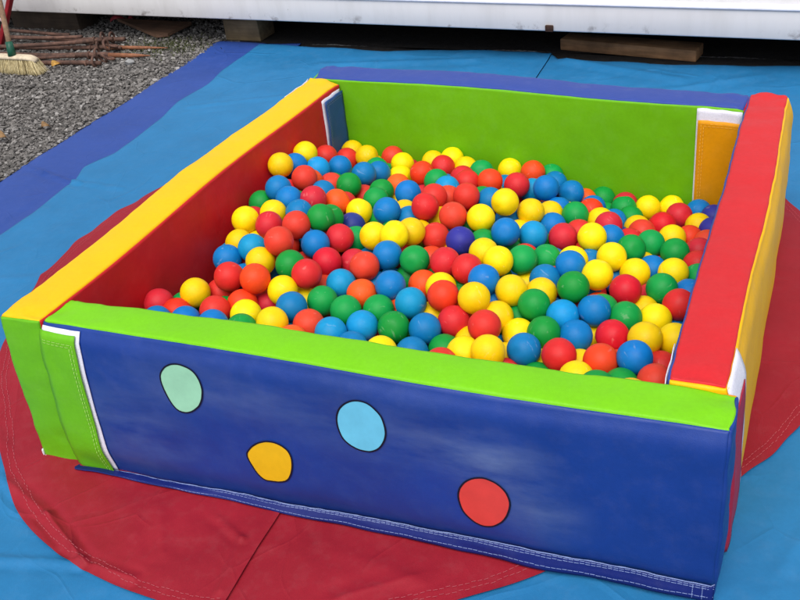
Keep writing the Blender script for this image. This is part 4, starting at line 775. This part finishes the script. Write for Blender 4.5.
stake(-2.75, 2.745, .058, -2.22, 2.755, .045, .009, 0, 0, 'short plain rod without a ring behind the rusty stakes')
for a_, l_ in (((-2.70, 2.62, .052, -2.05, 2.66, .070, .009), 'thin plain rusty rod lying across the top of the stake heap'), ((-2.48, 2.44, .014, -1.95, 2.47, .030, .008), 'thin plain rusty rod between the two front stakes'),
               ((-2.30, 2.78, .012, -1.78, 2.62, .030, .008), 'thin rusty rod slanting out from under the back of the heap')):
    stake(*a_, 0, 0, l_)
# loose shackles on top of the heap
for (c, ax, lab) in (((-1.78, 2.47, .030), (.3, 1, .4), 'rusty ring shackle lying at the front right of the stake heap'), ((-1.85, 2.60, .048), (1, .3, .3), 'rusty ring shackle standing across the stakes at the middle of the heap')):
    mb = MB(); torus(mb, c, ax, .026, .007); torus(mb, V(c)+V((.03, .02, -.008)), (.2, .3, 1), .020, .006)
    o = mb.build('shackle', RUST, None, True, origin=c); tag(o, lab, 'shackle')

# ------------------------------------------------------------------ broom
br = empty('broom', (-2.17, 2.29, 0)); tag(br, 'yard broom with cream bristles, wooden handle and green socket standing on the gravel', 'broom')
CREAM = plain('broom_head_wood', (205, 190, 165), rough=.7, nscale=60, var=.25)
mb = MB(); rows = []
for i in range(17):
    t = i/16; x = -2.40+.37*t; zc = .086-.012*max(0, (t-.85)/.15)**2; hw = .026*(1-.35*max(0, abs(t-.5)*2-.8)/.2)
    rows.append([V((x, 2.29+hw*math.cos(a), zc+.0135*math.sin(a)*(1+.2*math.cos(a*2)))) for a in [2*math.pi*j/14 for j in range(15)]])
mb.grid(rows); mb.f.append(tuple(range(14))); mb.f.append(tuple(len(mb.v)-15+j for j in range(14)))
mb.build('head', CREAM, br)
k = NT('bristles'); n1 = k.noise(k.geo(), 90, 3); r = k.ramp(n1.outputs[0], [(.3, srgb((176, 158, 112))), (.7, srgb((226, 212, 168)))]); 
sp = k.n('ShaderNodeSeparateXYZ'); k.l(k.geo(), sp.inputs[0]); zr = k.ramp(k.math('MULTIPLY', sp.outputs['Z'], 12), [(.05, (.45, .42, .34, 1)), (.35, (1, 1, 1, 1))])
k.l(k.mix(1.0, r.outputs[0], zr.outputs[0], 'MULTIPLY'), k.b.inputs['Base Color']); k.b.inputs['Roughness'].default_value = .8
mb = MB()
for i in range(2600):
    t = rs.random(); x = -2.395+.36*t; y = 2.29+rs.uniform(-.022, .022); fan = (t-.5)*.03+(.018*max(0, (t-.85)/.15)); fy = (y-2.29)*.75
    a = V((x, y, .078)); e = V((x+fan+rs.uniform(-.006, .006), y+fy+rs.uniform(-.006, .006), rs.uniform(.006, .016)))
    s_ = V((rs.uniform(-1, 1), rs.uniform(-1, 1), 0)).normalized()*.0012
    m_ = a.lerp(e, .55)+V((fan*-.12, 0, 0))
    mb.add([a-s_, a+s_, m_+s_, m_-s_, e+s_*.6, e-s_*.6], [(0, 1, 2, 3), (3, 2, 4, 5)])
mb.build('bristles', k.m, br, False)
h0 = V((-2.172, 2.285, .105)); hd = V((-.039, .062, .221)).normalized()*1.0; h1 = h0+hd*1.25
h1 = V((h0.x-.22, 2.285+.36, 1.28))
mb = MB(); mb.tube([h0.lerp(h1, t) for t in lin(0, 1, 12)], .0135, 12); mb.build('handle', timber('handle_wood', (168, 136, 108)), br)
mb = MB(); mb.tube([h0-V((0, 0, .012)), h0.lerp(h1, .02), h0.lerp(h1, .045)], [.021, .019, .017], 14); mb.build('socket', plain('socket_green', (30, 84, 66), rough=.4, nscale=30), br)
# red bar leaning on the cabin, with a pink-and-white lattice guard beside it
RP = plain('red_paint', (150, 34, 44), rough=.45, nscale=40, var=.3)
b0 = V((-2.59, 2.605, .0)); b1 = V((-2.07, 2.64, .80))
bar = empty('red_barrow_leg', (-2.6, 2.62, 0)); bar.name = 'folding_barrier'; tag(bar, 'red painted folding barrier standing at the left edge behind the broom handle', 'barrier')
mb = MB(); mb.box((0, 0, 0), (.034, .022, .98), bev=.003); q_ = (b1-b0).to_track_quat('Z', 'Y').to_matrix()
mb2 = MB(); mb2.add([b0.lerp(b1, .5)+q_ @ v for v in mb.v], mb.f); mb2.build('post', RP, bar)
mb2 = MB(); mb2.add([b0.lerp(b1, .5)+V((-.42, -.02, 0))+q_ @ v for v in mb.v], mb.f); mb2.build('post', RP, bar)
WP = plain('white_paint', (215, 205, 210), rough=.45, nscale=40, var=.2)
for s_ in (1, -1):
    for j in range(3):
        mb = MB(); zz = .14+.2*j; A_ = V((-2.59+.65*zz, 2.61+.04*zz, zz)); B_ = A_+V((-.42, -.02, 0))
        if s_ > 0: B_ += V((.13, 0, .2))
        else: A_ += V((.13, .008, .2))
        mb.tube([A_+V((0, .006*s_, 0)), B_+V((0, .006*s_, 0))], .008, 8); mb.build('lattice_bar', WP if s_ > 0 else RP, bar)

# ------------------------------------------------------------------ fallen leaves
LEAF = plain('leaf_yellow', (180, 138, 66), rough=.7, nscale=80, var=.35); LEAFB = plain('leaf_tan', (138, 108, 74), rough=.8, nscale=80, var=.4)
def leaf(x, y, s_, rz, mat, label):
    mb = MB(); rows = []
    for i in range(9):
        t = i/8; wd = math.sin(math.pi*t**.8)*.42*s_+.001
        rows.append([V(((t-.5)*s_, wd*u, .02+.012*math.sin(t*4)+abs(u)*.012)) for u in (-1, -.5, 0, .5, 1)])
    mb.grid(rows); o = mk('leaf', mb.v, mb.f, mat); o.location = (x, y, .006); o.rotation_euler = (.5, -.3, rz); tag(o, label, 'leaf', 'fallen leaves on the gravel')
leaf(-1.99, 2.375, .042, .8, LEAF, 'yellow fallen leaf on the gravel right of the broom')
leaf(-1.455, 1.685, .034, .3, LEAFB, 'tan fallen leaf on the gravel nearest the royal blue strip')
leaf(-1.573, 1.552, .05, -.1, LEAFB, 'long tan fallen leaf on the gravel at the left edge')

# ------------------------------------------------------------------ balls
RB = .0366
BC = {'Y': ('yellow', (250, 214, 0)), 'R': ('red', (216, 46, 40)), 'S': ('orange-red', (222, 40, 26)), 'O': ('orange', (240, 82, 26)),
      'G': ('green', (10, 152, 64)), 'B': ('blue', (2, 120, 188)), 'C': ('light blue', (10, 148, 204)), 'N': ('dark blue', (46, 54, 142))}  # at the right wall, dark blue holds the violet panel's reflection as ball colour
DENTS = [[], [], [V((.5, .6, .62))], [], [V((-.7, .1, .7)), V((.2, -.9, -.3))]]
def ball_mesh(name, mat, var, seg=36, ring=20):
    mb = MB(); rows = []
    for i in range(ring+1):
        th = math.pi*i/ring; row = []
        for j in range(seg):
            ph = 2*math.pi*j/seg
            n_ = V((math.sin(th)*math.cos(ph), math.sin(th)*math.sin(ph), math.cos(th)))
            r_ = RB*(1+.012*noise.noise(n_*1.1+V((var*7, 0, 0))))
            r_ += .0004*math.exp(-((th-math.pi/2)/.02)**2)             # mould line
            for dq in DENTS[var]:                                        # knocked-in spots
                r_ -= .0026*sstep(.55, .0, (n_-dq).length)
            row.append(n_*r_)
        rows.append(row)
    n = seg
    fs = []
    vs = [V((0, 0, RB))]+[p for r in rows[1:-1] for p in r]+[V((0, 0, -RB))]
    for j in range(n): fs.append((0, 1+j, 1+(j+1) % n))
    for i in range(ring-2):
        for j in range(n): fs.append((1+i*n+j, 1+(i+1)*n+j, 1+(i+1)*n+(j+1) % n, 1+i*n+(j+1) % n))
    L_ = len(vs)-1
    for j in range(n): fs.append((L_, 1+(ring-2)*n+(j+1) % n, 1+(ring-2)*n+j))
    me = bpy.data.meshes.new(name); me.from_pydata([tuple(v) for v in vs], [], fs); me.materials.append(mat)
    me.polygons.foreach_set('use_smooth', [True]*len(me.polygons)); me.update(); return me
BM = {c: ball_mat('ball_'+n.replace('-', '_').replace(' ', '_'), rgb) for c, (n, rgb) in BC.items()}
BMESH = {c: [ball_mesh('ball', BM[c], v) for v in range(5)] for c in BC}
balls = []
for t in BALLS.split():
    c, x, y, z = t.split(','); balls.append((c, V((float(x), float(y), float(z)))))
def px(p):
    d_ = p-CP; z = d_.dot(cF); return (400+983.28*d_.dot(cR)/z, 300-983.28*d_.dot(cU)/z)
B2 = [px(p) for c, p in balls]
names = [BC[c][0] for c, p in balls]
def neigh(i, dx, dy):
    best = None
    for j, (u, v) in enumerate(B2):
        if j == i: continue
        a, b = u-B2[i][0], v-B2[i][1]
        f = a*dx+b*dy; s_ = abs(a*dy)+abs(b*dx)
        if f > 6 and s_ < f*.8 and f < 48:
            k_ = f+s_*.5
            if best is None or k_ < best[0]: best = (k_, j)
    return best[1] if best else None
LAB = {}
WALLN = {'left': 'panel', 'right': 'panel', 'above': 'panel', 'below': 'panel'}
def place_word(p):
    fx = 'left' if p.x < .45 else ('right' if p.x > 1.05 else 'middle')
    fy = 'front' if p.y < .5 else ('back' if p.y > .95 else 'centre')
    return {('left', 'front'): 'front left', ('middle', 'front'): 'front middle', ('right', 'front'): 'front right', ('left', 'centre'): 'left side',
            ('middle', 'centre'): 'centre', ('right', 'centre'): 'right side', ('left', 'back'): 'back left', ('middle', 'back'): 'back middle', ('right', 'back'): 'back right'}[(fx, fy)]
for i, (c, p) in enumerate(balls):
    N_ = {}
    for k_, (dx, dy) in (('left', (-1, 0)), ('right', (1, 0)), ('above', (0, -1)), ('below', (0, 1))):
        j = neigh(i, dx, dy); N_[k_] = names[j] if j is not None else WALLN[k_]
    LAB[i] = '%s ball, pit %s: %s left, %s right, %s above, %s below' % (names[i], place_word(p), N_['left'], N_['right'], N_['above'], N_['below'])
from collections import Counter
for rnd in range(2):
    cnt = Counter(LAB.values())
    for l, m_ in cnt.items():
        if m_ < 2: continue
        idx = [i for i in LAB if LAB[i] == l]
        ax = 0 if max(B2[i][0] for i in idx)-min(B2[i][0] for i in idx) > max(B2[i][1] for i in idx)-min(B2[i][1] for i in idx) else 1
        idx.sort(key=lambda i: B2[i][ax])
        ws = ('leftmost', 'middle', 'rightmost') if ax == 0 else ('upper', 'middle', 'lower')
        for q_, i in enumerate(idx):
            wd = ws[0] if q_ == 0 else (ws[2] if q_ == len(idx)-1 else ws[1])
            LAB[i] = wd+' '+LAB[i]
for i, (c, p) in enumerate(balls):
    o = bpy.data.objects.new('plastic_ball', BMESH[c][(i*7+i//5) % 5]); COL.objects.link(o)
    o.location = p; o.rotation_euler = (random.uniform(0, 6.28), random.uniform(0, 6.28), random.uniform(0, 6.28))
    tag(o, LAB[i], 'ball', 'plastic balls filling the pit')
# the buried rest of the balls, as one mass
vs, fs, mi = [], [], []
keys = list(BC); low = {}
for t in DEEP.split():
    c, x, y, z = t.split(','); ctr = V((float(x), float(y), float(z)))
    if 'm' not in low:
        m_ = ball_mesh('low', BM['Y'], 1, 20, 12); low['m'] = ([v.co.copy() for v in m_.vertices], [tuple(q.vertices) for q in m_.polygons])
    b0_ = len(vs); vs += [ctr+v for v in low['m'][0]]; fs += [tuple(a+b0_ for a in f) for f in low['m'][1]]; mi += [keys.index(c)]*len(low['m'][1])
me = bpy.data.meshes.new('buried_balls'); me.from_pydata([tuple(v) for v in vs], [], fs)
for c in keys: me.materials.append(BM[c])
me.polygons.foreach_set('material_index', mi); me.polygons.foreach_set('use_smooth', [True]*len(fs))
o = bpy.data.objects.new('buried_balls', me); COL.objects.link(o); tag(o, 'mixed coloured balls buried below the top layer of the pit', 'balls', kind='stuff')
